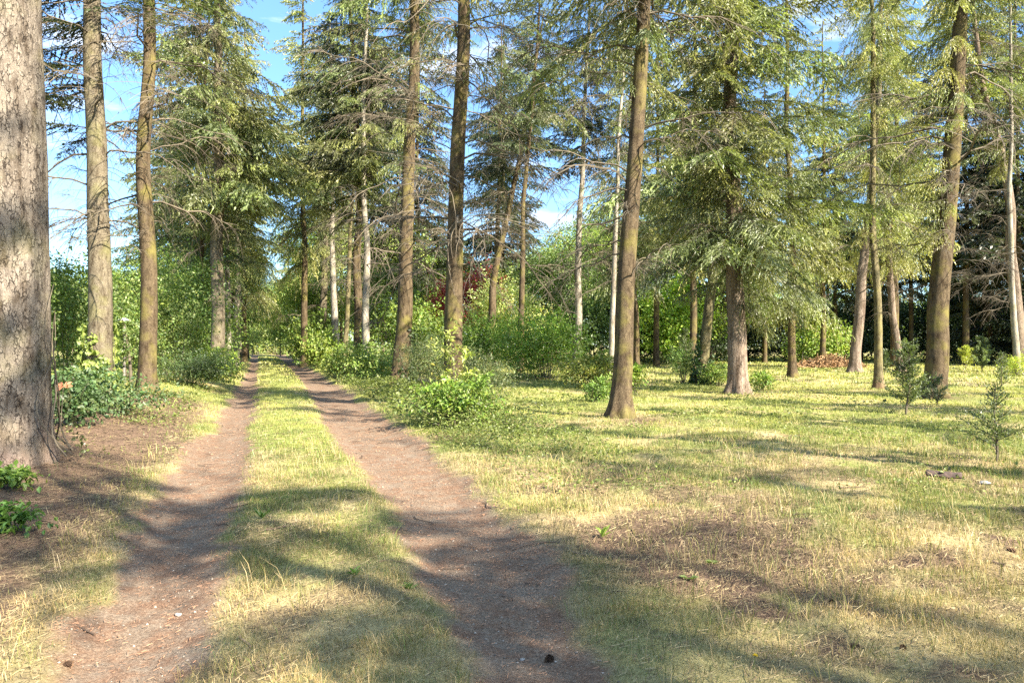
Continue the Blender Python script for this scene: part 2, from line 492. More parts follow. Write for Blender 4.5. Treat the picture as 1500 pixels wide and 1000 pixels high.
def blades(G, x, y, h, wd, col, lean=0.6, flat=False):
    n = len(x)
    z = gz(x, y)
    a = rng.random(n)*2*PI
    b = rng.random(n)*2*PI
    l = h*lean*(0.3+rng.random(n))
    dx, dy = np.cos(b)*l, np.sin(b)*l
    wx, wy = np.cos(a)*wd/2, np.sin(a)*wd/2
    P0 = np.stack([x-wx, y-wy, z-0.01], -1); P1 = np.stack([x+wx, y+wy, z-0.01], -1)
    mz = h*(0.62 if not flat else 0.5)
    P2 = np.stack([x+dx*.35+wx*.8, y+dy*.35+wy*.8, z+mz], -1); P3 = np.stack([x+dx*.35-wx*.8, y+dy*.35-wy*.8, z+mz], -1)
    P4 = np.stack([x+dx, y+dy, z+h*(0.85+0.2*rng.random(n))], -1)
    V = np.stack([P0, P1, P2, P3, P4], 1).reshape(-1, 3)
    k = np.arange(n)[:, None]*5
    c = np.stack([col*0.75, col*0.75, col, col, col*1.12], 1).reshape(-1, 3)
    G.add(V, k+np.array([[0, 1, 2, 3]]), k+np.array([[3, 2, 4]]), c)

STRAW = np.array([0.40, 0.31, 0.165]); OLIVE = np.array([0.19, 0.195, 0.06]); GREEN = np.array([0.135, 0.20, 0.045]); LIME = np.array([0.345, 0.365, 0.115]); BROWN = np.array([0.21, 0.145, 0.085])
def grass():
    G = Geo()
    for (y0, y1, dens, wmin, hm) in ((2.6, 6, 5200, 0.0024, 0.055), (6, 10, 2600, 0.0038, 0.06), (10, 17, 1000, 0.0065, 0.058), (17, 30, 420, 0.011, 0.06), (30, 55, 70, 0.034, 0.09), (55, 100, 18, 0.075, 0.11)):
        x, y = scatter(y0, y1, dens)
        rut, d, lit, grn = masks(x, y)
        tuft = smooth(0.52, 0.70, noise2(x, y, 2.4, 12, 2))
        dens_n = smooth(0.36, 0.58, noise2(x, y, 2.0, 11, 3))
        edge = smooth(-0.45, -0.02, d)*(1-rut)
        p = (1-rut)**3*(0.16+0.84*dens_n)*(1-0.85*lit)*(1-0.93*smooth(0.3, 1.1, edges(y)[0]-x)*smooth(17, 12, y))
        p = np.clip(p+0.25*edge*(1-lit), 0, 1)
        k = rng.random(len(x)) < p
        x, y, grn, tuft, lit = x[k], y[k], grn[k], tuft[k], lit[k]
        n = len(x)
        far = smooth(8, 22, y)[:, None]
        pg = np.clip(0.12+0.25*smooth(5, 9, y)+0.75*grn+0.3*tuft-0.2*lit, 0, 1)
        r = rng.random(n)
        nearw = smooth(10, 5, y)[:, None]
        base = np.where((r < pg)[:, None], OLIVE*(1-nearw)+np.array([0.225, 0.19, 0.082])*nearw, STRAW)
        base = np.where((rng.random(n) < 0.35*pg*(1-0.55*nearw[:, 0]))[:, None], GREEN, base)
        base = base*(1-0.75*far)+LIME*0.75*far*(0.8+0.4*rng.random((n, 1)))
        pat = (noise2(x, y, 1.7, 31, 2)-0.5)[:, None]
        base = base*(0.65+0.6*rng.random((n, 1)))*(1+pat*np.array([[1.0, 0.75, 0.5]]))
        h = hm*(0.35+0.8*rng.random(n)**1.5)*(1+1.6*tuft*rng.random(n))
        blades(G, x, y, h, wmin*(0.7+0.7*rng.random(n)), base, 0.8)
    x, y = scatter(3.0, 13, 26)
    rut, d, lit, grn = masks(x, y)
    k = (rut < 0.1) & (x > edges(y)[0]-0.4) & (noise2(x, y, 1.2, 51, 2) > 0.46); x, y = x[k], y[k]; n = len(x)
    for q in range(4):
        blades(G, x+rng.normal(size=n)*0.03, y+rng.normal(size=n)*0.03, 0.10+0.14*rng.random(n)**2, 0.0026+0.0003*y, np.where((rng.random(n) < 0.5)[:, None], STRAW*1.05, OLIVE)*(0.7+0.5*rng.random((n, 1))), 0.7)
    o = link('grass', G.mesh('grass', M['grass'])); tag(o, 'short half-dry grass of the lawn and the strip between the wheel tracks', kind='stuff')
grass()

def strips(x, y, ln, wd, col, lift=0.012):
    """straws, needles and twigs lying on the ground: quads"""
    n = len(x); z = gz(x, y)+0.004+rng.random(n)*lift
    a = rng.random(n)*PI
    cx, cy = np.cos(a)*ln/2, np.sin(a)*ln/2
    wx, wy = -np.sin(a)*wd/2, np.cos(a)*wd/2
    tz = (rng.random(n)-0.4)*ln*0.35
    return np.stack([np.stack([x-cx-wx, y-cy-wy, z], -1), np.stack([x+cx-wx, y+cy-wy, z+np.abs(tz)], -1),
                     np.stack([x+cx+wx, y+cy+wy, z+np.abs(tz)+wd*.4], -1), np.stack([x-cx+wx, y-cy+wy, z+wd*.4], -1)], 1)

def litter():
    G = Geo(); H = Geo()
    for (y0, y1, dens, wd, ln) in ((2.6, 6, 2600, 0.0024, 0.06), (6, 11, 1300, 0.0036, 0.07), (11, 20, 260, 0.008, 0.09)):
        x, y = scatter(y0, y1, dens)
        rut, d, lit, grn = masks(x, y)
        k = rng.random(len(x)) < np.clip(0.95*lit+0.14*rut+0.30*(1-rut)*(1-lit), 0, 1)
        x, y, lit, rut = x[k], y[k], lit[k], rut[k]; n = len(x)
        bank = smooth(0.2, 1.0, edges(y)[0]-x)
        col = np.where((rng.random(n) < 0.40+0.35*lit+0.2*bank)[:, None], BROWN*0.75, STRAW*0.85*(1-0.35*bank[:, None]))*(0.25+0.9*rng.random((n, 1)))
        col = np.where((rut > 0.5)[:, None], np.array([0.26, 0.14, 0.08])*(0.5+rng.random((n, 1))), col)
        sc = np.where(rut > 0.5, 0.45, 1.0)
        G.quads(strips(x, y, ln*(0.25+1.2*rng.random(n)**1.6)*sc, wd*(0.7+0.8*rng.random(n)), None), col)
    x, y = scatter(3.2, 16, 1.6)
    for xx, yy in zip(x, y):
        a = rng.random()*2*PI; l = rng.uniform(0.08, 0.4)*(0.6 if yy < 6 else 1); t = np.linspace(-.5, .5, 6)
        px_, py_ = xx+np.cos(a)*t*l+0.02*np.sin(t*7), yy+np.sin(a)*t*l
        G.tube(np.stack([px_, py_, gz(px_, py_)+0.012], -1), np.full(6, 0.0025+0.003*rng.random()), 4, np.array([0.10, 0.07, 0.05])*rng.uniform(0.6, 1.8))
    o = link('needle_litter', G.mesh('needle_litter', M['litter'])); tag(o, 'brown needles, straws and twig bits strewn over the ground', kind='stuff')
    # grit on the wheel tracks
    for (y0, y1, dens, s) in ((2.6, 7, 130, 0.0055), (7, 14, 22, 0.008)):
        x, y = scatter(y0, y1, dens)
        rut, d, lit, grn = masks(x, y)
        k = rng.random(len(x)) < rut*0.9; x, y = x[k], y[k]; n = len(x)
        z = gz(x, y)
        r = s*(0.35+rng.random(n)**2*1.5)
        o6 = np.array([[1, 0, 0], [-1, 0, 0], [0, 1, 0], [0, -1, 0], [0, 0, .7], [0, 0, -.7]])
        J = o6[None]*(0.7+0.6*rng.random((n, 6, 1)))*r[:, None, None]
        V = J+np.stack([x, y, z+r*0.25], -1)[:, None]
        f = np.array([[0, 2, 4], [2, 1, 4], [1, 3, 4], [3, 0, 4], [2, 0, 5], [1, 2, 5], [3, 1, 5], [0, 3, 5]])
        Fc = (np.arange(n)[:, None, None]*6+f[None]).reshape(-1, 3)
        c = np.array([0.24, 0.20, 0.16])*(0.4+1.3*rng.random((n, 1))**2)
        H.add(V.reshape(-1, 3), None, Fc, np.repeat(c, 6, 0))
    o = link('grit', H.mesh('grit', M['litter'])); tag(o, 'small grey stones in the bare soil of the wheel tracks', kind='stuff')
litter()

def leaf_quads(P, D, Nn, ln, wd, fold=0.15):
    """one leaf: kite of two folded halves. P base (n,3), D direction, Nn up-normal, -> (2n,4,3)"""
    D = D/(np.linalg.norm(D, axis=1, keepdims=True)+1e-9)
    Sd = np.cross(D, Nn); Sd /= np.linalg.norm(Sd, axis=1, keepdims=True)+1e-9
    U = np.cross(Sd, D)
    ln = np.asarray(ln).reshape(-1, 1); wd = np.asarray(wd).reshape(-1, 1)
    A = P; T = P+D*ln-U*ln*0.12
    mid = P+D*ln*0.45
    L = mid+Sd*wd/2+U*wd*fold; R = mid-Sd*wd/2+U*wd*fold
    L2 = P+D*ln*0.75+Sd*wd*0.32; R2 = P+D*ln*0.75-Sd*wd*0.32
    return np.concatenate([np.stack([A, L, L2, T], 1), np.stack([A, T, R2, R], 1)], 0)
def rand_dirs(n, zbias=0.0):
    v = rng.normal(size=(n, 3)); v[:, 2] += zbias
    return v/np.linalg.norm(v, axis=1, keepdims=True)

def ground_leaves():
    """ivy and ground elder in patches under the trees"""
    G = Geo()
    for (y0, y1, dens, s) in ((8.0, 16, 620, 0.040), (16, 30, 200, 0.070), (30, 50, 40, 0.12)):
        x, y = scatter(y0, y1, dens)
        rut, d, lit, grn = masks(x, y)
        e0, e1, e2, e3 = edges(y)
        r = x-e3
        m = smooth(0.1, 0.7, r)*smooth(0.44, 0.60, noise2(x, y, 0.45, 21, 3))*smooth(16, 9, r-0.05*y)
        strip = smooth(0.1, 0.5, r)*smooth(3.2, 1.8, r)*smooth(10, 13, y)
        lf = smooth(0.4, 0.9, -x+e0)*smooth(9, 13, y)*0.5*smooth(0.45, 0.6, noise2(x, y, 0.6, 23, 2))
        m = np.clip(m*(0.18+0.6*np.exp(-((x-1.2)**2/3.5+(y-13.5)**2/7)))+strip+lf, 0, 1)
        k = rng.random(len(x)) < m*(1-rut); x, y = x[k], y[k]; n = len(x)
        hgt = 0.02+(0.12+0.28*strip[k])*rng.random(n)*(0.2+1.3*noise2(x, y, 1.5, 22, 2))
        P = np.stack([x, y, gz(x, y)+hgt], -1)
        D = rand_dirs(n, -0.1); D[:, 2] *= 0.35
        Nn = rand_dirs(n, 2.2)
        sz = s*(0.6+0.8*rng.random(n))
        c = np.array([0.165, 0.205, 0.055])*(0.5+0.8*rng.random((n, 1)))*np.array([1, 1, 1])
        q = leaf_quads(P, D, Nn, sz, sz*0.8)
        G.quads(q, np.tile(c, (2, 1)))
    o = link('ground_ivy', G.mesh('ground_ivy', M['leaves'])); tag(o, 'low green ivy and ground elder leaves spreading under the trees', kind='stuff')
ground_leaves()

# ------------------------------------------------------------------ branches and boughs (shapes shared by the trees)
def dead_branch_mesh(seed):
    """a bare lower spruce limb with drooping twigs, reaching along +X"""
    r = np.random.default_rng(seed)
    G = Geo()
    L = 1.0
    s = np.linspace(0, 1, 9)
    up = r.uniform(-0.1, 0.35); dr = r.uniform(0.1, 0.7)
    sw = r.uniform(-0.15, 0.15)
    ax = np.stack([s*L, sw*s*s+0.03*np.sin(s*9+r.random()*6), up*s-dr*s**2+0.02*np.sin(s*13)], -1)
    G.tube(ax, 0.0078*(1-s)**0.8+0.0018, 4)
    nt_ = r.integers(8, 26)
    for k in range(nt_):
        u = r.uniform(0.15, 0.98)
        p = np.array([np.interp(u, s, ax[:, i]) for i in range(3)])
        side = r.choice([-1, 1]); ln = r.uniform(0.10, 0.62)*(1.15-0.6*u)
        tt = np.linspace(0, 1, 5)
        ang = r.uniform(0.1, 1.5)
        tw = np.stack([tt*ln*math.cos(ang), side*tt*ln*math.sin(ang), r.uniform(-0.1, 0.15)*tt*ln-r.uniform(0.3, 1.0)*ln*tt**2], -1)+p
        G.tube(tw, 0.0026*(1-tt)+0.0013, 3)
        for q in range(r.integers(1, 4)):
            v = r.uniform(0.25, 0.95)
            p2 = np.array([np.interp(v, tt, tw[:, i]) for i in range(3)])
            l2 = r.uniform(0.08, 0.24); a2 = r.uniform(0, 2*PI)
            t3 = np.linspace(0, 1, 4)
            t2 = np.stack([t3*l2*math.cos(a2)*0.6+0.2*l2*t3, t3*l2*math.sin(a2)*0.6, -l2*r.uniform(0.2, 1.0)*t3**1.5], -1)+p2
            G.tube(t2, 0.0015*(1-t3)+0.0011, 3)
    return G.mesh('dead_branch', M['twig'])
DEAD = [dead_branch_mesh(100+k) for k in range(24)]

def bough(seed, L=3.0, hang=0.7, flat=False, el=0.125, step=0.052, wd=0.036, bend=0.32):
    """a live spruce bough along +X: arrays of kite quads and their tint, plus its wood"""
    r = np.random.default_rng(seed)
    s = np.linspace(0, 1, 12)
    up = r.uniform(0.05, 0.22)
    ax = np.stack([s*L, 0.10*L*r.uniform(-1, 1)*s*s, L*(up*s-bend*(0.7+0.6*r.random())*s**2+0.16*np.maximum(0, s-0.7)**1.5)], -1)
    Ps, Ds, tint = [], [], []
    for u in np.arange(0.12, 1.0, 0.085/L*1.25):
        for side in (-1, 1):
            if r.random() < 0.12: continue
            p = np.array([np.interp(u, s, ax[:, i]) for i in range(3)])
            ln = L*0.36*(1-u)**0.6*r.uniform(0.5, 1.1)*min(1, u*4)+0.14
            ang = r.uniform(0.5, 1.05)
            n = max(2, int(ln/step))
            t = (np.arange(n)+0.5)/n
            h = hang*r.uniform(0.5, 1.3)
            q = np.stack([t*ln*math.cos(ang), side*t*ln*math.sin(ang), -h*ln*t**1.4], -1)+p
            dq = np.gradient(q, axis=0) if n > 1 else np.array([[1, 0, 0]])
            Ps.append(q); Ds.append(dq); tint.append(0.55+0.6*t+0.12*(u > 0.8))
            # small side sprays
            m = int(n*1.3)
            if m:
                v = r.integers(0, n, m)
                dd = dq[v]/(np.linalg.norm(dq[v], axis=1, keepdims=True)+1e-9)
                dd = dd+r.normal(size=(m, 3))*0.55; dd[:, 2] -= 0.25*hang
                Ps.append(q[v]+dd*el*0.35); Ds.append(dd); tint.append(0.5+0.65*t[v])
    P = np.concatenate(Ps); D = np.concatenate(Ds); T = np.concatenate(tint)
    D /= np.linalg.norm(D, axis=1, keepdims=True)+1e-9
    n = len(P)
    U = r.normal(size=(n, 3))
    if flat: U[:, 2] += 2.0
    Sd = np.cross(D, U); Sd /= np.linalg.norm(Sd, axis=1, keepdims=True)+1e-9
    l = el*r.uniform(0.7, 1.35, (n, 1)); wv = wd*r.uniform(0.6, 1.4, (n, 1))
    Q = np.stack([P-D*l*0.4, P+Sd*wv/2, P+D*l*0.6, P-Sd*wv/2], 1)
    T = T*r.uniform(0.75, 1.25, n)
    G = Geo(); G.tube(ax, 0.012*L/3*(1-s)+0.004, 3)
    return Q.astype(np.float32), T.astype(np.float32), G.v[0], G.f4[0]

POOL = {
    'spruce': [bough(200+k, 3.0, 0.85) for k in range(7)],
    'weep': [bough(220+k, 2.6, 1.7, False, 0.125, 0.052, 0.032, 0.45) for k in range(6)],
    'fir': [bough(240+k, 3.0, 0.25, True, 0.15, 0.07, 0.065, 0.22) for k in range(6)],
    'coarse': [bough(260+k, 3.0, 0.7, False, 0.19, 0.115, 0.055) for k in range(5)],
    'spruce_near': [bough(270+k, 3.0, 0.85, False, 0.105, 0.036, 0.026) for k in range(6)],
    'weep_near': [bough(280+k, 2.6, 1.7, False, 0.11, 0.036, 0.024, 0.45) for k in range(6)],
    'fir_near': [bough(290+k, 3.0, 0.25, True, 0.105, 0.036, 0.03, 0.22) for k in range(6)],
}
NEEDLE = {'spruce': (0.175, 0.205, 0.085), 'weep': (0.21, 0.235, 0.085), 'fir': (0.14, 0.175, 0.085), 'blue': (0.20, 0.245, 0.15), 'yellow': (0.27, 0.30, 0.115), 'dark': (0.05, 0.066, 0.032)}
WOOD = (0.12, 0.09, 0.06)

def add_bough(G, kind, p, az, L, pitch, col, r):
    Q, T, wv, wf = POOL[kind][r.integers(len(POOL[kind]))]
    sc = L/3.0
    cp, sp_ = math.cos(pitch), math.sin(pitch); ca, sa = math.cos(az), math.sin(az)
    R = np.array([[ca, -sa, 0], [sa, ca, 0], [0, 0, 1]]) @ np.array([[cp, 0, -sp_], [0, 1, 0], [sp_, 0, cp]])
    if r.random() < 0.5: fl = np.array([1, -1, 1])
    else: fl = np.array([1, 1, 1])
    keep = np.arange(len(Q)) if sc > 0.75 else r.choice(len(Q), int(len(Q)*max(0.3, sc)), replace=False)
    q = (Q[keep]*fl*sc) @ R.T+p
    if sc < 0.75:      # short boughs keep needle size
        c = q.mean(1, keepdims=True); q = c+(q-c)*min(2.0, 0.75/sc)
    cv = np.asarray(col)*r.uniform(0.8, 1.25)*np.array([r.uniform(.9, 1.15), 1, r.uniform(.8, 1.1)])
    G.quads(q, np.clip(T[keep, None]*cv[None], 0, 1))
    G.add((wv*fl*sc) @ R.T+p, wf, None, WOOD)

# ------------------------------------------------------------------ trunks and trees
def path_at(path, z):
    z = np.asarray(z, float)
    zs = [p[2] for p in path]
    return np.stack([np.interp(z, zs, [p[0] for p in path]), np.interp(z, zs, [p[1] for p in path])], -1)

def trunk_mesh(name, path, H, r0_, mat, nseg=20, seed=1, flare=1.35, lobes=5, rough=0.05, topr=0.15, dz=0.12, zmax=None):
    r = np.random.default_rng(seed)
    zt = H if zmax is None else zmax
    zs = np.concatenate([np.linspace(-0.12, 1.2, 16), np.arange(1.2+dz*2, zt, dz*2.2)])
    a = np.arange(nseg)/nseg*2*PI
    c = path_at(path, zs)
    sw = np.clip(zs, 0, 2)/2*min(r0_*0.4, 0.10 if r0_ < 0.5 else 0.03)
    c = c+np.stack([(vnoise(np.stack([zs*0.33, zs*0+seed, zs*0], -1))-0.5)*2*sw, (vnoise(np.stack([zs*0.33, zs*0+seed, zs*0+9], -1))-0.5)*2*sw], -1)
    rad = r0_*(1-(1-topr)*np.clip(zs/H, 0, 1)**0.9)
    fl = (flare-1)*np.exp(-np.clip(zs, 0, None)/0.28)
    ph = r.random()*6
    A, Z = np.meshgrid(a, zs)
    Rr = rad[:, None]*(1+fl[:, None]*(1+0.5*np.cos(lobes*A+ph)))
    nx = np.stack([np.cos(A)*1.8+seed, np.sin(A)*1.8+seed*0.3, Z*0.8], -1).reshape(-1, 3)
    n2 = np.stack([np.cos(A)*5+seed, np.sin(A)*5, Z*3.5], -1).reshape(-1, 3)
    Rr = Rr*(1+rough*2*(vnoise(nx).reshape(A.shape)-0.5)+rough*1.2*(vnoise(n2).reshape(A.shape)-0.5))
    V = np.stack([c[:, 0:1]+np.cos(A)*Rr, c[:, 1:2]+np.sin(A)*Rr, Z], -1)
    n = nseg
    i = np.arange(len(zs)-1)[:, None]*n; j = np.arange(n)[None]; k = (j+1) % n
    G = Geo(); G.add(V, np.stack([i+j, i+k, i+n+k, i+n+j], -1).reshape(-1, 4))
    return G.mesh(name, mat, True)

def tree(name, label, px, Y, dia, pts, H=24.0, bark='spruce_bark', dead=None, crown=None, group=None, seed=1, cat='tree',
         nseg=18, flare=1.5, extra=None, rough=0.05):
    """pts: photo points (x, row) the trunk passes through above its foot, at its own distance.
    dead = (z0, z1, count, length); crown = list of (kind, colour, z0, z1, length, per_metre, azimuths or None)"""
    r = np.random.default_rng(seed*13+5)
    X, Y = XY(px, Y)
    z0 = g1(X, Y)
    root = thing(name, label, cat, (X, Y, z0), group)
    path = [(0.0, 0.0, 0.0)]
    for (qx, qy) in pts:
        path.append(((qx-750)/F*Y-X, 0.0, EYE+(HOR-qy)/F*Y-z0))
    path.sort(key=lambda p: p[2])
    if len(path) > 1 and path[-1][2] < H:
        a, b = path[-2], path[-1]
        sl = (b[0]-a[0])/max(0.5, b[2]-a[2])
        path.append((b[0]+sl*(H-b[2])*0.5, r.normal()*0.15, H))
    elif len(path) == 1: path.append((r.normal()*0.2, 0, H))
    link('trunk', trunk_mesh('trunk', path, H, dia/2, M[bark], nseg, seed, flare, 4+seed % 3, rough), root)
    if dead:
        d0, d1, cnt, dl = dead[:4]
        win = dead[4] if len(dead) > 4 else None
        cnt = int(cnt*0.85)
        for k in range(cnt):
            z = d0+(d1-d0)*(k+r.random())/cnt
            az = r.random()*2*PI
            if win: az = r.uniform(*win)
            c = path_at(path, [z])[0]
            rr = dia/2*(1-0.8*z/H)*0.7
            l = dl*r.choice([0.3, 0.6, 0.8, 1.0, 1.2])*r.uniform(0.8, 1.15)
            o = link('dead_branch', DEAD[r.integers(len(DEAD))], root, (c[0]+math.cos(az)*rr, c[1]+math.sin(az)*rr, z),
                     (r.normal()*0.3, r.uniform(-0.25, 0.2), az), (l, l*r.uniform(.8, 1.2), l))
    if crown:
        G = Geo()
        for (kind, colr, c0, c1, L, per, azs) in crown:
            z = c0
            while z < c1:
                u = (z-c0)/max(0.1, (H-c0))
                for k in range(max(1, int(per*1.5))):
                    if r.random() < (0.15 if z < EYE+0.46*Y+1.5 else 0.68): continue  # unseen boughs above the view are thinned to let more sun through
                    az = r.random()*2*PI if azs is None else r.uniform(*azs)
                    zz = z+r.uniform(-.3, .3)
                    c = path_at(path, [zz])[0]
                    l = L*max(0.12, (1-max(0, u))**0.45)*r.uniform(0.4, 1.25)*(0.75+0.5*vnoise(np.array([[math.cos(az)*1.3+seed, math.sin(az)*1.3, z*0.35]]))[0])
                    kk = (kind+'_near' if Y < 34 else kind) if zz < EYE+0.46*Y+2 else 'coarse'
                    add_bough(G, kk, np.array([c[0], c[1], zz]), az, l, r.uniform(-0.25, 0.25), NEEDLE[colr], r)
                z += 0.45
        link('crown', G.mesh('crown', M['needles']), root)
    return root

# -- row on the left of the track
tree('fir_tree', 'huge old fir with cracked pale bark cut off by the left edge of the photo', 0, 8.9, 1.04, [(2, 400), (0, 0)], 30, 'old_bark',
     None, [('spruce', 'spruce', 12, 26, 4.5, 3, None)], 'tall conifers along the track', 1, nseg=72, flare=1.14, rough=0.035)
tree('fir_tree', 'grey straight fir trunk with ivy climbing its foot, second from the left edge', 146, 19.8, 0.62, [(140, 300), (139, 0)], 28, 'fir_bark',
     (4.0, 11.0, 48, 2.5), [('fir', 'dark', 6.6, 14, 2.6, 1.6, (2.2, 4.0)), ('fir', 'fir', 11.5, 26, 3.2, 3, None)], 'tall conifers along the track', 2, nseg=40)
tree('fir_tree', 'slim fir with yellow-lit upper trunk and dark reddish foot beside the left verge', 215, 20.0, 0.46, [(215, 400), (213, 0)], 26, 'spruce_bark',
     (3.8, 11.0, 48, 2.4), [('fir', 'fir', 9.5, 14, 2.0, 1.4, None), ('fir', 'fir', 12, 25, 3.0, 3, None)], 'tall conifers along the track', 3, nseg=32)
G1 = 'tall conifers along the track'
tree('fir_tree', 'thick dark grey fir rising from bushes with a full dark crown, left of the track', 320, 36, 0.70, [(318, 300), (316, 0)], 27, 'fir_bark',
     (3.5, 7, 6, 2.0), [('spruce', 'spruce', 6.5, 9, 2.6, 3.0, None), ('spruce', 'spruce', 8.5, 26, 3.9, 4.6, None)], G1, 4, nseg=24)
tree('fir_tree', 'thin dark fir stem among the bushes just left of the thick grey fir', 294, 40, 0.33, [(297, 300), (305, 0)], 22, 'spruce_bark',
     (4, 9, 8, 2.0), [('spruce', 'fir', 5.5, 20, 3.2, 3.0, None)], G1, 5, nseg=12)
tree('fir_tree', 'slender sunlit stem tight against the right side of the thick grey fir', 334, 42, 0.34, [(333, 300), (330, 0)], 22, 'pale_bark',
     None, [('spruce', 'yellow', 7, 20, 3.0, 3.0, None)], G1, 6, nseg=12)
tree('beech_tree', 'pale whitish trunk farther along the left side of the track', 346, 55, 0.50, [(348, 300), (350, 200)], 20, 'pale_bark',
     None, [('weep', 'yellow', 5.5, 18, 3.5, 3.5, None)], G1, 7, nseg=12)
# -- row on the right of the track
tree('spruce_tree', 'tapering grey spruce farthest back in the right-hand row, shaded on its left side', 468, 62, 0.70, [(477, 350), (481, 200), (486, 0)], 26, 'fir_bark',
     (3, 10, 16, 2.4), [('weep', 'yellow', 7, 10, 1.6, 2, None), ('spruce', 'spruce', 11, 25, 3.5, 4, None)], G1, 8, nseg=14)
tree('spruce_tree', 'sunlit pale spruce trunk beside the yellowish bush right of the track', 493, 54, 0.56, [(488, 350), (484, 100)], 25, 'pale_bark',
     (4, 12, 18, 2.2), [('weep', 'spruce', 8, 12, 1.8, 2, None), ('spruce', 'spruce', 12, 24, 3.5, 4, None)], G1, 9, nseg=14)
tree('spruce_tree', 'thin mossy spruce stem leaning right between the sunlit pale trunk and the paired trunks', 503, 47, 0.36, [(512, 380), (522, 200), (530, 0)], 22, 'moss_bark',
     (4, 12, 12, 1.8), [('spruce', 'spruce', 11, 21, 2.6, 3, None)], G1, 10, nseg=12)
tree('spruce_tree', 'dark shaded trunk, left one of the touching pair right of the track', 523, 41, 0.56, [(525, 350), (519, 120), (512, 0)], 26, 'spruce_bark',
     (4, 14, 26, 2.4), [('spruce', 'spruce', 8.0, 12, 2.2, 2.5, None), ('spruce', 'dark', 11, 25, 3.6, 4.5, None)], G1, 11, nseg=18)
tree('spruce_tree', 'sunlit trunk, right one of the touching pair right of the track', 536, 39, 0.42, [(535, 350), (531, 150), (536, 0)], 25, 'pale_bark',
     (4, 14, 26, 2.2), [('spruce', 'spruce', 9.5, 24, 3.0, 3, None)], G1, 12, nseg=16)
tree('spruce_tree', 'tall mossy spruce leaning slightly right with dark ivy on its foot, right of the track', 584, 29, 0.66, [(597, 300), (606, 0)], 27, 'spruce_bark',
     (4.5, 14.5, 56, 2.8), [('weep', 'yellow', 8.5, 13, 1.4, 1.6, None), ('spruce', 'spruce', 14.0, 26, 3.2, 3.5, None)], G1, 13, nseg=28)
tree('spruce_tree', 'straight brown spruce trunk rising out of the leafy bush in the middle of the photo', 665, 19.5, 0.50, [(669, 300), (677, 0)], 26, 'spruce_bark',
     (3.4, 11, 54, 2.8), [('weep', 'spruce', 8.6, 11.5, 1.6, 1.6, None), ('spruce', 'spruce', 12.0, 25, 3.4, 3.5, None)], G1, 14, nseg=36)
# -- the open stand on the lawn
G2 = 'scattered conifers on the lawn'
tree('spruce_tree', 'dark trunk leaning strongly to the right above the dark red shrub', 712, 46, 0.55, [(722, 420), (752, 270), (778, 150), (800, 0)], 22, 'spruce_bark',
     (6, 15, 22, 2.2), [('spruce', 'dark', 12.0, 21, 3.4, 4, None)], G2, 15, nseg=14)
tree('spruce_tree', 'thin straight dark stem crossing behind the strongly leaning trunk', 726, 52, 0.42, [(730, 300), (735, 0)], 24, 'spruce_bark',
     (6, 15, 14, 2.2), [('weep', 'spruce', 11.5, 22, 2.6, 3.5, None)], G2, 16, nseg=12)
tree('spruce_tree', 'slim dark stem right of the strongly leaning trunk, rising behind the big green bush', 762, 40, 0.36, [(767, 300), (782, 150), (790, 0)], 24, 'spruce_bark',
     (5, 14, 16, 2.2), [('spruce', 'fir', 12, 22, 3.0, 4, None)], G2, 17, nseg=12)
tree('spruce_tree', 'pale straight trunk with ivy at its foot right of the big green bush', 844, 46, 0.50, [(848, 350), (858, 120), (862, 0)], 26, 'pale_bark',
     (5, 17, 32, 2.6), [('spruce', 'dark', 12.5, 25, 3.2, 4.5, None)], G2, 18, nseg=14)
tree('spruce_tree', 'slender brightly sunlit stem just left of the dark brown trunk on the lawn', 895, 38, 0.31, [(902, 300), (912, 120), (916, 0)], 24, 'pale_bark',
     (4, 14, 18, 2.2), [('weep', 'spruce', 9, 22, 1.8, 2.0, None)], G2, 19, nseg=12)
tree('spruce_tree', 'dark brown spruce nearest on the lawn, its foot in a patch of brown litter', 908, 16.4, 0.44, [(918, 400), (931, 200), (944, 0)], 22, 'spruce_bark',
     (3.0, 9.5, 32, 2.6), [('weep', 'spruce', 7.0, 10.5, 1.7, 1.5, None), ('spruce', 'spruce', 9, 21, 3.2, 4, None)], G2, 20, nseg=40)
tree('spruce_tree', 'short-looking dark brown trunk half hidden behind the nearest lawn spruce', 931, 47, 0.52, [(928, 420), (926, 300)], 24, 'spruce_bark',
     None, [('weep', 'spruce', 5.5, 22, 3.0, 3.5, None)], G2, 21, nseg=14)
tree('spruce_tree', 'right-leaning trunk with dark ivy round its foot in front of the dark hedge', 1027, 31, 0.48, [(1042, 420), (1050, 330), (1060, 200)], 22, 'moss_bark',
     None, [('weep', 'spruce', 5.2, 20, 2.6, 3.5, None)], G2, 22, nseg=18)
tree('spruce_tree', 'big spruce with furrowed trunk and grey-green boughs hanging to head height', 1081, 25, 0.66, [(1073, 420), (1070, 200), (1072, 0)], 25, 'pine_bark',
     (2.5, 6, 10, 2.2), [('spruce', 'blue', 3.9, 7, 3.0, 3.4, None), ('weep', 'spruce', 3.0, 6, 2.6, 2.2, (-1.2, 0.9)), ('spruce', 'spruce', 5, 24, 4.2, 5, None)], G2, 23, nseg=28)
tree('spruce_tree', 'short stout trunk under weeping yellow-green boughs right of the furrowed spruce', 1161, 36.5, 0.40, [(1160, 420), (1155, 200), (1152, 0)], 24, 'spruce_bark',
     None, [('weep', 'weep', 3.2, 22, 2.8, 3.2, None)], G2, 24, nseg=14)
tree('spruce_tree', 'reddish brown trunk leaning right beside the heap of brown twigs', 1252, 42, 0.64, [(1262, 400), (1277, 290), (1290, 100)], 25, 'pine_bark',
     (4, 8, 10, 2.4), [('weep', 'yellow', 8, 23, 3.0, 3.5, None)], G2, 25, nseg=18)
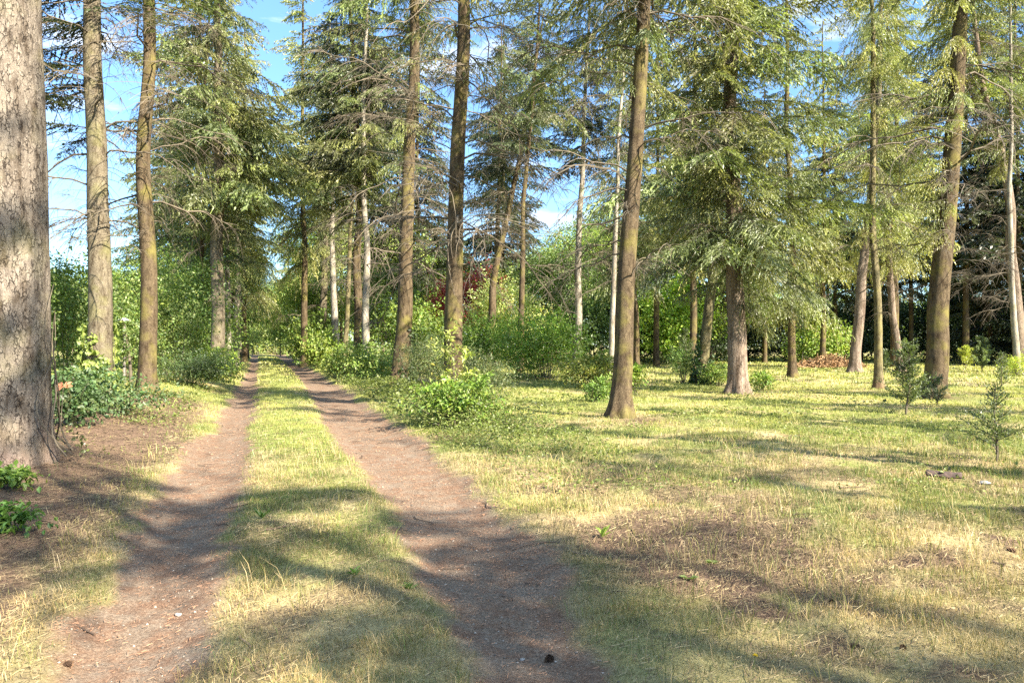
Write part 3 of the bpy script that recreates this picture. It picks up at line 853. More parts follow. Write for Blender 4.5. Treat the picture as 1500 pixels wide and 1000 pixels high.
tree('spruce_tree', 'slender straight stem, lit on its right edge, in the middle of three trunks', 1287, 27, 0.30, [(1281, 380), (1277, 200), (1278, 0)], 22, 'moss_bark',
     (3.2, 8, 14, 1.9), [('weep', 'yellow', 5.2, 12, 1.6, 2.6, None), ('weep', 'yellow', 11, 21, 2.4, 3, None)], G2, 26, nseg=16)
tree('spruce_tree', 'bent pinkish trunk curving to the left, right one of three trunks before the dark hedge', 1320, 43, 0.46, [(1308, 460), (1302, 350), (1300, 200)], 22, 'pine_bark',
     (3, 9, 14, 2.2), [('weep', 'yellow', 6, 20, 3.0, 3.5, None)], G2, 27, nseg=14)
tree('spruce_tree', 'stout brown trunk on the right of the lawn, half lit and half in shade', 1366, 22.4, 0.64, [(1382, 420), (1396, 270), (1412, 0)], 25, 'spruce_bark',
     (3.2, 11, 44, 2.7), [('weep', 'yellow', 4.6, 9.5, 1.8, 2.0, (2.2, 4.3)), ('weep', 'yellow', 9, 13, 2.0, 1.6, (1.8, 4.5)), ('spruce', 'spruce', 12, 24, 3.4, 4, None)], G2, 28, nseg=36)
tree('pine_tree', 'pinkish pine curving to the left near the right edge with bare tangled twigs', 1497, 41, 0.70, [(1488, 400), (1470, 250), (1440, 110), (1425, 0)], 24, 'pine_bark',
     (3.0, 11, 22, 2.4, (2.2, 4.2)), [('spruce', 'yellow', 15, 23, 3.0, 3.5, None)], G2, 29, nseg=16)
tree('pine_tree', 'thin pale stem standing tight in front of the pinkish curving pine', 1490, 38, 0.33, [(1482, 400), (1480, 200), (1482, 0)], 24, 'pale_bark',
     (3, 12, 14, 1.8, (2.0, 4.4)), [('spruce', 'spruce', 11, 22, 2.4, 3, None)], G2, 30, nseg=12)
# ------------------------------------------------------------------ bushes, young trees and weeds
def leaf_cloud(G, r, lobes, n, size, col, shell=0.55, up=0.6, aspect=0.62, zmin=0.02, clump=0.0, vary=0.6):
    """lobes: (cx,cy,cz,rx,ry,rz). Leaves are spread over twig clusters near the outside of the lobes"""
    lob = np.array(lobes, float)
    vol = lob[:, 3]*lob[:, 4]+lob[:, 3]*lob[:, 5]
    nc = max(8, n//7)
    k = r.choice(len(lob), nc, p=vol/vol.sum())
    d = r.normal(size=(nc, 3)); d /= np.linalg.norm(d, axis=1, keepdims=True)
    rad = 1-(1-shell)*r.random(nc)**1.6
    rad *= 0.75+0.5*vnoise(d*2.3+k[:, None]*5.1)
    c = lob[k, :3]+d*rad[:, None]*lob[k, 3:]
    g = vnoise(c*1.7/max(size*6, 0.25)+3.3)
    ok = (c[:, 2] > zmin) & (g > 0.28)
    c, d = c[ok], d[ok]
    per = max(3, int(n/max(1, len(c))))
    P = np.repeat(c, per, 0)+r.normal(size=(len(c)*per, 3))*size*np.array([1.5, 1.5, 0.8])*(1+clump)
    out_ = np.repeat(d, per, 0)
    P[:, 2] = np.maximum(P[:, 2], zmin)
    D = out_*0.7+r.normal(size=P.shape)*0.7; D[:, 2] -= 0.25
    Nn = out_*0.5+r.normal(size=P.shape)*0.45; Nn[:, 2] += up*1.4
    ln = size*(0.35+1.15*r.random(len(P))**1.3)
    ct = np.repeat(1-vary/2+vary*r.random(len(c)), per)*(0.8+0.4*r.random(len(P)))
    cc = (np.asarray(col)[None]*np.array([1.32, 1.38, 1.45]))*ct[:, None]*np.stack([0.85+0.4*r.random(len(P)), np.ones(len(P)), 0.7+0.5*r.random(len(P))], -1)
    G.quads(leaf_quads(P, D, Nn, ln, ln*aspect), np.tile(np.clip(cc, 0, 1), (2, 1)))

def stems(r, lobes, cnt, rad, h0=0.0):
    G = Geo()
    for k in range(cnt):
        L = lobes[r.integers(len(lobes))]
        tip = np.array(L[:3])+r.normal(size=3)*np.array(L[3:])*0.5
        tip[2] = max(tip[2], 0.15)
        b = np.array([tip[0]*0.2+r.normal()*0.06, tip[1]*0.2+r.normal()*0.06, -0.05+h0])
        t = np.linspace(0, 1, 6)[:, None]
        p = b*(1-t)+tip*t+np.array([0, 0, 1])*np.sin(t*PI)*0.15*tip[2]+r.normal(size=(6, 3))*0.02*t
        G.tube(p, rad*(1-0.8*t[:, 0]), 4)
    return G.mesh('stems', M['twig'])

def auto_lobes(r, w_, d_, h, n):
    out_ = []
    for k in range(n):
        u = r.random()
        a = r.random()*2*PI; q = math.sqrt(r.random())*0.62
        z = h*(0.25+0.5*u)
        s = (0.34+0.2*r.random())
        out_.append((math.cos(a)*q*w_/2*(1.15-0.5*u), math.sin(a)*q*d_/2*(1.15-0.5*u), z, w_*s*0.75, d_*s*0.75, h*s*0.6))
    return out_

def bush(name, label, px, Y, wd, h, n, size, col, seed, depth=None, cat='bush', group=None, nl=7, shell=0.5, up=0.6, aspect=0.62, stem_n=10, stem_r=0.014, lobes=None, vary=0.6):
    r = np.random.default_rng(seed)
    X, Y = XY(px, Y)
    root = thing(name, label, cat, (X, Y, g1(X, Y)), group)
    lb = lobes or auto_lobes(r, wd, depth or wd, h, nl)
    G = Geo(); leaf_cloud(G, r, lb, n, size, col, shell, up, aspect, vary=vary)
    ns_ = 10+len(lb)*2
    for q in range(ns_):
        L = lb[r.integers(len(lb))]
        d = r.normal(size=3); d[2] = abs(d[2])+0.5; d /= np.linalg.norm(d)
        b = np.array(L[:3])+d*np.array(L[3:])*0.8
        m = int(16+14*r.random()); t = r.random(m)
        ln = h*r.uniform(0.12, 0.42)
        P = b+d*ln*t[:, None]+r.normal(size=(m, 3))*size*0.45+np.array([0, 0, -0.25*ln])*(t**2)[:, None]
        P[:, 2] = np.maximum(P[:, 2], 0.02)
        D = r.normal(size=(m, 3))+d*0.6; D[:, 2] -= 0.2
        Nn = r.normal(size=(m, 3))*0.4+np.array([0, 0, 1.0])
        sz = size*r.uniform(0.5, 1.5, m)
        cc = np.asarray(col)[None]*np.array([1.32, 1.38, 1.45])*r.uniform(0.8, 1.5)*r.uniform(0.75, 1.25, (m, 1))
        G.quads(leaf_quads(P, D, Nn, sz, sz*aspect), np.tile(np.clip(cc, 0, 1), (2, 1)))
    link('foliage', G.mesh('foliage', M['leaves']), root)
    link('stems', stems(r, lb, stem_n, stem_r), root)
    return root

GB = 'bushes along the left verge'
DG = (0.055, 0.10, 0.025); MG = (0.10, 0.17, 0.032); BG = (0.20, 0.28, 0.05); YG = (0.30, 0.35, 0.075); GG = (0.13, 0.17, 0.07)
bush('hazel_bush', 'dense dark green leafy bush between the huge old fir and the ivy-footed fir', 100, 22, 3.6, 4.1, 15000, 0.088, (0.10, 0.145, 0.04), 301, 3.0, group=GB, nl=10)
bush('hazel_bush', 'leafy bush between the ivy-footed fir and the slim yellow-lit fir', 182, 25.5, 3.0, 4.0, 12000, 0.088, (0.13, 0.18, 0.045), 302, 3.0, group=GB, nl=9)
bush('hazel_bush', 'broad green bush right of the slim yellow-lit fir, filling the verge', 258, 27, 3.6, 4.6, 15000, 0.085, (0.115, 0.16, 0.045), 303, 3.0, group=GB, nl=10)
bush('yew_bush', 'low dark feathery bush leaning over the grass left of the track', 285, 24.5, 2.6, 1.5, 7000, 0.075, (0.055, 0.085, 0.03), 304, 2.0, group=GB, nl=7, aspect=0.4)
bush('dogwood_bush', 'bright yellow-green low bush on the left edge of the track', 322, 30, 1.9, 1.5, 3500, 0.11, (0.16, 0.215, 0.04), 305, 1.8, group=GB)
bush('hazel_bush', 'tall mid-green bush behind the thin dark fir stem', 270, 38, 5.0, 6.0, 16000, 0.12, (0.11, 0.165, 0.035), 306, 4.0, group=GB, nl=11)
bush('bramble', 'dark low bramble with drooping leaves at the right foot of the huge old fir', 100, 12.4, 0.75, 0.75, 1500, 0.07, (0.05, 0.085, 0.03), 307, 0.9, 'bramble', GB, nl=6)
bush('bramble', 'low dark trailing plant spilling down the bank under the ivy-footed fir', 150, 14.5, 2.2, 0.8, 3500, 0.075, (0.06, 0.095, 0.035), 308, 1.8, 'bramble', GB, nl=7)
bush('bramble', 'small bright green bramble clump at the left edge of the foreground', 4, 6.0, 0.32, 0.2, 300, 0.05, (0.06, 0.115, 0.022), 309, 0.5, 'bramble', GB, nl=4, stem_n=5, stem_r=0.005)
bush('nettle', 'few bright leaves at the very foot of the huge old fir on the left edge', 8, 7.3, 0.4, 0.2, 120, 0.06, (0.10, 0.15, 0.03), 310, 0.4, 'plant', None, nl=3, stem_n=4, stem_r=0.004)
# ivy climbing trunks: leaf sheaths wrapped round the stems
def ivy(label, px, Y, rad, h, n, size, col, seed, az=None, lean=0.0):
    r = np.random.default_rng(seed)
    X, Y = XY(px, Y)
    root = thing('climbing_ivy', label, 'ivy', (X, Y, g1(X, Y)), 'ivy on tree trunks')
    z = h*r.random(n)**1.35
    a = r.random(n)*2*PI if az is None else r.uniform(az[0], az[1], n)
    k = vnoise(np.stack([np.cos(a)*2+seed, np.sin(a)*2, z*1.5], -1)) > 0.22+0.35*z/h
    z, a = z[k], a[k]; n = len(z)
    rr = rad*(1+0.55*np.exp(-z/0.5))+0.03+0.10*r.random(n)*(1-0.6*z/h)
    P = np.stack([np.cos(a)*rr+lean*z, np.sin(a)*rr, z], -1)
    O = np.stack([np.cos(a), np.sin(a), 0*a], -1)
    D = r.normal(size=(n, 3))*0.6; D[:, 2] -= 0.7
    ln = size*(0.6+0.8*r.random(n))
    cc = np.asarray(col)[None]*(0.6+0.9*r.random((n, 1)))
    G = Geo(); G.quads(leaf_quads(P, D, O+r.normal(size=(n, 3))*0.35, ln, ln*0.9), np.tile(cc, (2, 1)))
    link('foliage', G.mesh('foliage', M['leaves']), root)
    H = Geo()
    for q in range(5):
        b = (r.random()*2*PI if az is None else r.uniform(*az)); t = np.linspace(0, 1, 14)
        bb = b+0.5*np.sin(t*5+q)
        H.tube(np.stack([np.cos(bb)*(rad*(1+0.4*np.exp(-t*h/0.4))+0.012)+lean*t*h, np.sin(bb)*(rad*(1+0.4*np.exp(-t*h/0.4))+0.012), t*h*r.uniform(0.7, 1.1)], -1), 0.012*(1-0.7*t), 4)
    link('stems', H.mesh('stems', M['twig']), root)
ivy('bright sunlit ivy heaped round the foot of the second trunk from the left edge', 146, 19.8, 0.33, 1.9, 1500, 0.12, (0.24, 0.30, 0.08), 320)
ivy('dark ivy on the right side of the mossy leaning spruce right of the track', 588, 29, 0.34, 2.2, 900, 0.11, (0.05, 0.075, 0.025), 321, (-1.6, 0.8), 0.03)
ivy('dark ivy round the foot of the right-leaning trunk before the dark hedge', 1027, 31, 0.26, 2.3, 1200, 0.12, (0.05, 0.09, 0.03), 322, None, 0.10)
ivy('pale-leaved ivy on the foot of the straight pale trunk behind the lawn', 844, 46, 0.26, 2.4, 700, 0.15, (0.13, 0.18, 0.06), 323)
ivy('thin dry ivy creeping up the right edge of the huge old fir', 0, 8.9, 0.54, 1.9, 90, 0.05, (0.10, 0.11, 0.045), 324, (0.1, 0.9))

GR = 'bushes right of the track'
bush('cherry_laurel', 'bright green leafy bush in front of the straight brown spruce, nearest bush to the track', 668, 14.4, 1.9, 0.95, 2600, 0.085, (0.115, 0.17, 0.032), 330, 1.3, group=GR, nl=11, shell=0.2, aspect=0.45, stem_n=26, vary=1.0)
bush('rowan_sapling', 'pale young shoots with reddish tips standing up out of the nearest bright bush', 668, 15.3, 0.9, 1.85, 520, 0.09, (0.22, 0.24, 0.07), 331, 0.7, 'sapling', GR, nl=4, stem_n=12, stem_r=0.012, aspect=0.5)
bush('spirea_bush', 'grey-green fine-leaved bush right of the straight brown spruce', 712, 20.5, 2.4, 1.75, 9000, 0.055, (0.12, 0.145, 0.065), 332, 2.0, group=GR, nl=8, aspect=0.4)
bush('spirea_bush', 'grey-green fine-leaved bush between the leaning mossy spruce and the straight brown spruce', 632, 23.5, 2.4, 1.8, 9000, 0.06, (0.115, 0.14, 0.06), 333, 2.0, group=GR, nl=8, aspect=0.4)
bush('elder_bush', 'low green bush left of the leaning mossy spruce at the edge of the track', 556, 31, 3.2, 1.7, 5000, 0.10, (0.13, 0.18, 0.045), 334, 2.5, group=GR)
bush('elder_bush', 'low leafy bush at the feet of the touching pair of trunks', 520, 36, 3.4, 1.5, 4500, 0.11, (0.15, 0.20, 0.045), 335, 2.6, group=GR)
bush('dogwood_bush', 'yellow-green bush hugging the sunlit pale trunk beside the track', 478, 48, 3.2, 2.6, 4000, 0.16, (0.15, 0.20, 0.04), 336, 2.6, group=GR)
bush('dogwood_bush', 'tall pale green bush by the farthest trunks right of the track', 452, 60, 4.0, 4.4, 4500, 0.2, (0.13, 0.18, 0.04), 337, 3.4, group=GR, nl=9)
bush('acacia_bush', 'big round bright green bush with layered leaves at the back of the small clearing', 800, 34, 4.6, 3.3, 15000, 0.095, (0.125, 0.20, 0.032), 338, 3.6, group=GR, nl=16, shell=0.25, stem_n=24, vary=0.9)
bush('acacia_bush', 'smaller green bush behind the straight brown spruce, left of the big round bush', 706, 37, 4.0, 3.2, 13000, 0.095, (0.12, 0.185, 0.035), 339, 3.0, group=GR, nl=12, shell=0.3, vary=0.9)
bush('viburnum_bush', 'pale cream and yellow-green flowering bush behind the big round green bush', 752, 50, 5.4, 6.0, 16000, 0.125, (0.36, 0.40, 0.17), 340, 4.0, group=GR, nl=10)
bush('maple_bush', 'dark red leafed shrub glowing between the trunks in the middle distance', 692, 56, 5.0, 6.9, 12000, 0.15, (0.27, 0.05, 0.06), 341, 3.5, 'shrub', None, nl=9, lobes=[(-1.2, 0, 5.2, 1.5, 1.4, 1.4), (0.6, 0, 5.7, 1.6, 1.4, 1.5), (1.3, 0, 4.7, 1.5, 1.4, 1.5), (-2.2, 0, 4.7, 1.2, 1.2, 1.1), (0, 0, 4.2, 1.7, 1.4, 1.4)])
bush('bramble', 'low yellowish bramble with reddish shoots behind the nearest lawn spruce', 866, 27, 2.8, 1.3, 4200, 0.09, (0.17, 0.19, 0.045), 342, 1.8, 'bramble', GR, nl=8)
bush('cherry_laurel', 'small round bright green bush just left of the nearest lawn spruce', 876, 20.8, 0.85, 0.72, 1400, 0.07, (0.11, 0.17, 0.035), 343, 0.8, group=GR, nl=5, aspect=0.45)
bush('elder_bush', 'small leafy plant at the right side of the nearest lawn spruce', 928, 24, 0.7, 0.9, 600, 0.09, (0.16, 0.22, 0.04), 344, 0.6, group=GR, nl=4)
bush('elder_bush', 'light green weedy shrub at the left of the ivy-footed leaning trunk', 1002, 31.5, 1.2, 1.6, 1600, 0.09, (0.13, 0.19, 0.06), 345, 1.0, group=GR, nl=5, aspect=0.35)
bush('elder_bush', 'pale green weedy shrub between the ivy-footed trunk and the furrowed spruce', 1052, 30, 1.2, 0.9, 1400, 0.09, (0.18, 0.23, 0.06), 346, 1.0, group=GR, nl=5)
bush('elder_bush', 'small weedy shrub at the right foot of the furrowed spruce', 1110, 27, 0.9, 0.6, 800, 0.08, (0.17, 0.23, 0.05), 347, 0.8, group=GR, nl=4)
bush('elder_bush', 'leafy sunlit bush at the forest edge left of the heap of brown twigs', 1195, 52, 5.0, 3.4, 6000, 0.17, (0.17, 0.23, 0.05), 348, 3.0, group=GR, nl=9)
bush('elder_bush', 'bush with yellow-green grass at its foot by the pinkish curving pine', 1500, 37, 1.6, 1.0, 1500, 0.11, (0.27, 0.31, 0.06), 349, 1.4, group=GR, nl=5, aspect=0.25)
bush('elder_bush', 'dark leafy bush behind the small clearing, left of the slender bright stem', 862, 55, 5.5, 5.0, 7000, 0.2, (0.06, 0.10, 0.03), 350, 4.0, group=GR, nl=10)
bush('hazel_bush', 'green hazel behind the leaning mossy spruce', 604, 40, 4.5, 4.2, 7000, 0.15, (0.16, 0.215, 0.05), 351, 3.0, group=GR, nl=10)
bush('hazel_bush', 'sunlit lime-green maple bush before the dark wood, right of the nearest lawn spruce', 985, 58, 7.0, 7.2, 9000, 0.22, (0.20, 0.29, 0.045), 352, 4.0, group=GR, nl=11)

# young junipers and firs on the lawn: single stem with upswept sprays
def young_conifer(name, label, px, Y, h, wd, n, col, seed, group, open_=0.3, el=0.075):
    r = np.random.default_rng(seed)
    X, Y = XY(px, Y)
    root = thing(name, label, 'young conifer', (X, Y, g1(X, Y)), group)
    H = Geo(); G = Geo()
    t = np.linspace(0, 1, 8)
    H.tube(np.stack([0.04*np.sin(t*5+seed), 0.03*np.cos(t*4), t*h-0.03], -1), 0.016*h*(1-0.85*t)+0.002, 5)
    for k in range(n):
        u = 0.12+0.86*(k+r.random())/n
        a = k*2.4+r.random()
        l = wd*0.5*(1-u)**0.6*r.uniform(0.6, 1.15)+0.06
        if r.random() < 0.12+open_*0.5: continue
        l *= r.choice([0.5, 0.8, 1.0, 1.25])
        s = np.linspace(0, 1, 5)
        el_up = r.uniform(0.25, 0.85)
        p = np.stack([np.cos(a)*s*l, np.sin(a)*s*l, u*h+s*l*el_up+0.12*l*s*s], -1)
        H.tube(p, 0.005*(1-0.8*s)+0.0015, 3)
        m = max(10, int(l/0.0055*(1-open_*0.4)))
        v = 0.12+0.88*r.random(m)
        P = np.stack([np.interp(v, s, p[:, i]) for i in range(3)], -1)+r.normal(size=(m, 3))*0.022
        D = r.normal(size=(m, 3))*0.6+np.array([math.cos(a)*0.6, math.sin(a)*0.6, 0.7])
        D /= np.linalg.norm(D, axis=1, keepdims=True)
        Sd = np.cross(D, r.normal(size=(m, 3))); Sd /= np.linalg.norm(Sd, axis=1, keepdims=True)
        e = el*r.uniform(0.6, 1.3, (m, 1)); wv = el*0.26
        Q = np.stack([P, P+D*e*.5+Sd*wv/2, P+D*e, P+D*e*.5-Sd*wv/2], 1)
        G.quads(Q, np.asarray(col)[None]*r.uniform(0.55, 1.4, (m, 1)))
    link('stem', H.mesh('stem', M['twig']), root)
    link('foliage', G.mesh('foliage', M['needles']), root)
GJ = 'young conifers on the lawn'
young_conifer('juniper', 'bushy dark juniper in front of the stout half-lit trunk', 1330, 17.0, 1.6, 1.0, 90, (0.085, 0.115, 0.045), 401, GJ, 0.1, 0.08)
young_conifer('juniper', 'low blue-green shoot of juniper at the foot of the stout half-lit trunk', 1372, 19.2, 0.75, 0.6, 40, (0.07, 0.10, 0.05), 402, GJ, 0.1)
young_conifer('juniper', 'open wispy young juniper nearest the right edge of the lawn', 1458, 10.5, 1.05, 0.75, 60, (0.085, 0.115, 0.045), 403, GJ, 0.5, 0.06)
young_conifer('juniper', 'pale blue-green young juniper before the dark hedge on the right', 1438, 42, 1.9, 1.1, 70, (0.15, 0.20, 0.10), 404, GJ, 0.0, 0.14)
young_conifer('juniper', 'small thin juniper between the pale blue-green one and the right edge', 1468, 30, 1.3, 0.6, 36, (0.14, 0.18, 0.08), 405, GJ, 0.3, 0.1)
young_conifer('fir_sapling', 'small light green fir sapling in tiers left of the pale blue-green juniper', 1416, 46, 1.4, 1.3, 36, (0.27, 0.31, 0.07), 406, GJ, 0.2, 0.14)
young_conifer('fir_sapling', 'tiny dark sapling standing between the slender straight stem and the bent trunk', 1297, 40, 1.3, 0.6, 36, (0.07, 0.10, 0.04), 407, GJ, 0.1, 0.12)
young_conifer('juniper', 'feathery upright juniper left of the ivy-footed leaning trunk', 1004, 33, 2.3, 1.1, 70, (0.15, 0.19, 0.08), 408, GJ, 0.3, 0.11)

# ------------------------------------------------------------------ trees of the surrounding wood
def spruce_proto(name, label, H, zb, L, kind, colr, per, seed, bark='spruce_bark', dia=0.4, lod='coarse', dead=0):
    r = np.random.default_rng(seed)
    root = thing(name, label, 'tree', (0, 0, 0))
    path = [(0, 0, 0), (r.normal()*0.3, r.normal()*0.3, H)]
    link('trunk', trunk_mesh('trunk', path, H, dia/2, M[bark], 10, seed, 1.3, 4, 0.05), root)
    G = Geo(); z = zb
    while z < H-0.3:
        u = (z-zb)/(H-zb)
        for k in range(per):
            if r.random() < 0.12: continue
            az = r.random()*2*PI
            l = L*max(0.10, (1-u)**0.5)*r.uniform(0.4, 1.2)*(0.7+0.6*vnoise(np.array([[math.cos(az)*1.3+seed, math.sin(az)*1.3, z*0.3]]))[0])
            add_bough(G, kind if z < 9 else lod, np.array([0, 0, z+r.uniform(-.4, .4)]), az, l, r.uniform(-.2, .25), NEEDLE[colr], r)
        z += 0.55
    link('crown', G.mesh('crown', M['needles']), root)
    return root

def broad_proto(name, label, H, wd, n, size, col, seed, zb=0.25, dia=0.35, bark='fir_bark'):
    r = np.random.default_rng(seed)
    root = thing(name, label, 'tree', (0, 0, 0))
    link('trunk', trunk_mesh('trunk', [(0, 0, 0), (r.normal()*0.3, 0.2, H)], H*0.85, dia/2, M[bark], 10, seed, 1.3, 4, 0.05), root)
    lobes = []
    for k in range(20):
        u = r.random(); a = r.random()*2*PI; q = math.sqrt(r.random())*0.40*wd*(1.1-0.6*abs(u-0.35))
        s = wd*(0.12+0.10*r.random())
        lobes.append((math.cos(a)*q, math.sin(a)*q, H*(zb+(0.92-zb)*u), s*1.15, s*1.15, s*0.8))
    G = Geo(); leaf_cloud(G, r, lobes, n, size, col, 0.55, 0.6, 0.65, 0.3, 0.3, 0.7)
    link('crown', G.mesh('crown', M['leaves']), root)
    H2 = Geo()
    for k in range(12):
        L = lobes[k]; b = np.array([0, 0, H*(zb*0.6+0.3*r.random())]); t = np.linspace(0, 1, 6)[:, None]
        H2.tube(b*(1-t)+np.array(L[:3])*t+np.array([0, 0, -0.4])*np.sin(t*PI), 0.07*(1-0.8*t[:, 0]), 4)
    link('limbs', H2.mesh('limbs', M['twig']), root)
    return root

P_spA = spruce_proto('spruce_tree', 'x', 22, 2.2, 4.0, 'coarse', 'spruce', 6, 501)
P_spB = spruce_proto('spruce_tree', 'x', 24, 6.0, 4.0, 'coarse', 'dark', 7, 502)
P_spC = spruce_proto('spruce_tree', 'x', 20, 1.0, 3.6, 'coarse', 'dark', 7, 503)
P_spD = spruce_proto('spruce_tree', 'x', 23, 6.0, 3.4, 'weep', 'yellow', 5, 504)
P_spE = spruce_proto('spruce_tree', 'x', 21, 6.5, 2.5, 'coarse', 'spruce', 2, 505)
P_spF = spruce_proto('spruce_tree', 'x', 19, 8.5, 2.8, 'coarse', 'spruce', 3, 506)
P_spG = spruce_proto('spruce_tree', 'x', 24, 7.0, 3.8, 'coarse', 'spruce', 5, 507)
P_brA = broad_proto('broadleaf_tree', 'x', 15, 9.5, 30000, 0.17, (0.11, 0.165, 0.04), 511)
P_brB = broad_proto('broadleaf_tree', 'x', 12, 9.0, 28000, 0.165, (0.175, 0.23, 0.06), 512)
P_brC = broad_proto('broadleaf_tree', 'x', 9, 7.0, 22000, 0.15, (0.085, 0.13, 0.035), 513, 0.12)
P_brD = broad_proto('hedge_tree', 'x', 6.5, 7.5, 14000, 0.20, (0.026, 0.045, 0.018), 514, 0.08)  # near-black leaves: the shade inside the wood is put into their colour
used = set()
def put(proto, X, Y, sc, label, group, rz=None):
    rz = random.random()*6.28 if rz is None else rz
    z = g1(X, Y)-0.05
    if proto.name in used: return dup(proto, (X, Y, z), rz, sc, label, group)
    used.add(proto.name)
    proto.location = (X, Y, z); proto.rotation_euler = (0, 0, rz); proto.scale = (sc, sc, sc)
    proto['label'] = label; proto['group'] = group
    return proto
def putp(proto, px, Y, sc, label, group): return put(proto, *XY(px, Y), sc, label, group)

GW = 'trees of the wood behind the lawn'
GS = 'dark shaded trees under the forest edge'
GT = 'trees closing the view down the track'
GL = 'trees behind the left verge'
# dark belt at the back of the lawn on the right
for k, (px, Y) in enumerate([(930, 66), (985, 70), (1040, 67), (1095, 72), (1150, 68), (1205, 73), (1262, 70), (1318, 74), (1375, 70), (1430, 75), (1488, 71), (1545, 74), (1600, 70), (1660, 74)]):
    putp(P_brD, px, Y, random.uniform(0.85, 1.1), 'evergreen thicket tree, its leaves coloured dark as shade, in the black shaded belt behind the lawn', GS)
for k, (px, Y) in enumerate([(960, 80), (1070, 84), (1180, 82), (1290, 86), (1400, 82), (1510, 86), (1620, 82), (1720, 80)]):
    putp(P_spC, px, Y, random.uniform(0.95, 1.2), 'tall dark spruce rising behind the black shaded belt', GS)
for k, (px, Y) in enumerate([(1010, 62), (1120, 63), (1225, 66), (1335, 65), (1440, 66), (1550, 64)]):
    putp(P_spB, px, Y, random.uniform(0.9, 1.1), 'tall spruce with high dark crown along the far edge of the lawn', GW)
putp(P_spD, 1205, 50, 1.0, 'weeping yellow-green spruce behind the short stout trunk', GW)
putp(P_brA, 1212, 78, 1.05, 'dark green broadleaf crown showing under the sky gap on the right', GW)
putp(P_spC, 1450, 62, 1.0, 'dark spruce behind the stout half-lit trunk', GW)
putp(P_spC, 1540, 60, 1.0, 'dark spruce behind the trunks at the right edge', GW)
# middle distance, between the track and the lawn
putp(P_brB, 850, 72, 1.05, 'sunlit yellow-green broadleaf tree under the middle patch of sky', GW)
putp(P_brB, 800, 84, 0.95, 'rounded pale green broadleaf tree farther back in the middle', GW)
putp(P_brC, 818, 62, 1.05, 'dark green rounded tree behind the big round bush', GW)
putp(P_brC, 905, 66, 1.1, 'dark green tree in the shade behind the slender bright stem', GW)
putp(P_brB, 628, 66, 0.7, 'pale green tree behind the leaning mossy spruce', GW)
putp(P_spA, 645, 84, 0.75, 'grey-green spruce top left of the straight brown spruce', GW)
putp(P_brC, 575, 58, 0.85, 'green broadleaf behind the touching pair of trunks', GW)
putp(P_brB, 545, 78, 0.85, 'light green crown behind the touching pair of trunks', GW)
putp(P_spD, 500, 84, 1.0, 'yellow-green weeping spruce beyond the right-hand row', GW)
putp(P_spA, 470, 92, 1.0, 'grey-green spruce beyond the right-hand row', GW)
putp(P_brB, 720, 82, 0.8, 'yellowish pine-like crown right of the dark red shrub', GW)
for px, Y, sc, pr, lab in ((283, 50, 1.15, P_spG, 'full spruce rising behind the thin dark fir stem left of the track'), (358, 66, 1.3, P_spD, 'tall full spruce beyond the pale whitish trunk left of the track'), (248, 66, 1.2, P_spG, 'tall full spruce behind the slim yellow-lit fir'),
                           (446, 58, 1.4, P_spD, 'tall full spruce behind the tall pale green bush right of the track'), (612, 64, 1.3, P_spB, 'high-crowned spruce behind the leaning mossy spruce'), (738, 74, 1.4, P_spB, 'high-crowned spruce far behind the strongly leaning trunk'), (545, 66, 1.25, P_spB, 'high-crowned spruce just right of the touching pair of trunks'), (470, 98, 1.5, P_brB, 'tall light green tree behind the sunlit pale trunk right of the track'), 
                           (962, 52, 1.1, P_spG, 'full spruce right behind the nearest lawn spruce'),
                           (1015, 44, 1.15, P_spD, 'weeping yellow-green spruce behind the ivy-footed leaning trunk'), (1310, 50, 1.3, P_spD, 'tall weeping spruce above the three trunks'), (1415, 60, 1.35, P_spB, 'high-crowned spruce behind the stout half-lit trunk'), (1490, 58, 1.35, P_spB, 'high-crowned spruce behind the pinkish curving pine')):
    putp(pr, px, Y, sc, lab, GW)
for px, Y, sc, pr, lab in ((560, 64, 1.0, P_brB, 'light green broadleaf just right of the touching pair of trunks'), (612, 74, 0.95, P_brB, 'light green rounded tree right of the leaning mossy spruce'), (700, 74, 0.85, P_brB, 'yellow-green tree behind the dark red shrub'),
                           (775, 96, 1.15, P_brB, 'pale tree in the distance between the slim dark stems'), (912, 78, 1.2, P_brB, 'light green tree behind the dark brown trunk on the lawn'), (880, 90, 1.25, P_brA, 'taller green tree in the distance under the middle patch of sky'),
                           (660, 100, 1.0, P_brA, 'green tree far behind the straight brown spruce'), (300, 48, 0.62, P_brB, 'light green young tree behind the thin dark fir stem'), (352, 74, 0.9, P_brB, 'pale green tree beside the track beyond the pale whitish trunk'),
                           (410, 128, 1.0, P_brB, 'sunlit pale tree over the far end of the track'), (445, 72, 0.75, P_brB, 'bright green tree behind the tall pale green bush'), (1075, 60, 0.9, P_brB, 'sunlit broadleaf behind the furrowed spruce'), (1000, 72, 1.1, P_brA, 'tall green tree above the sunlit lime-green bush')):
    putp(pr, px, Y, sc, lab, GW)
bush('elder_bush', 'small light bush standing across the very end of the track', 391, 120, 9, 4.5, 6000, 0.3, (0.17, 0.21, 0.06), 353, 4.0, group=GR, lobes=[(x, 0, z, 2.2, 2, 1.6) for x in (-4, -2, 0, 2, 4) for z in (0.8, 2.4)])
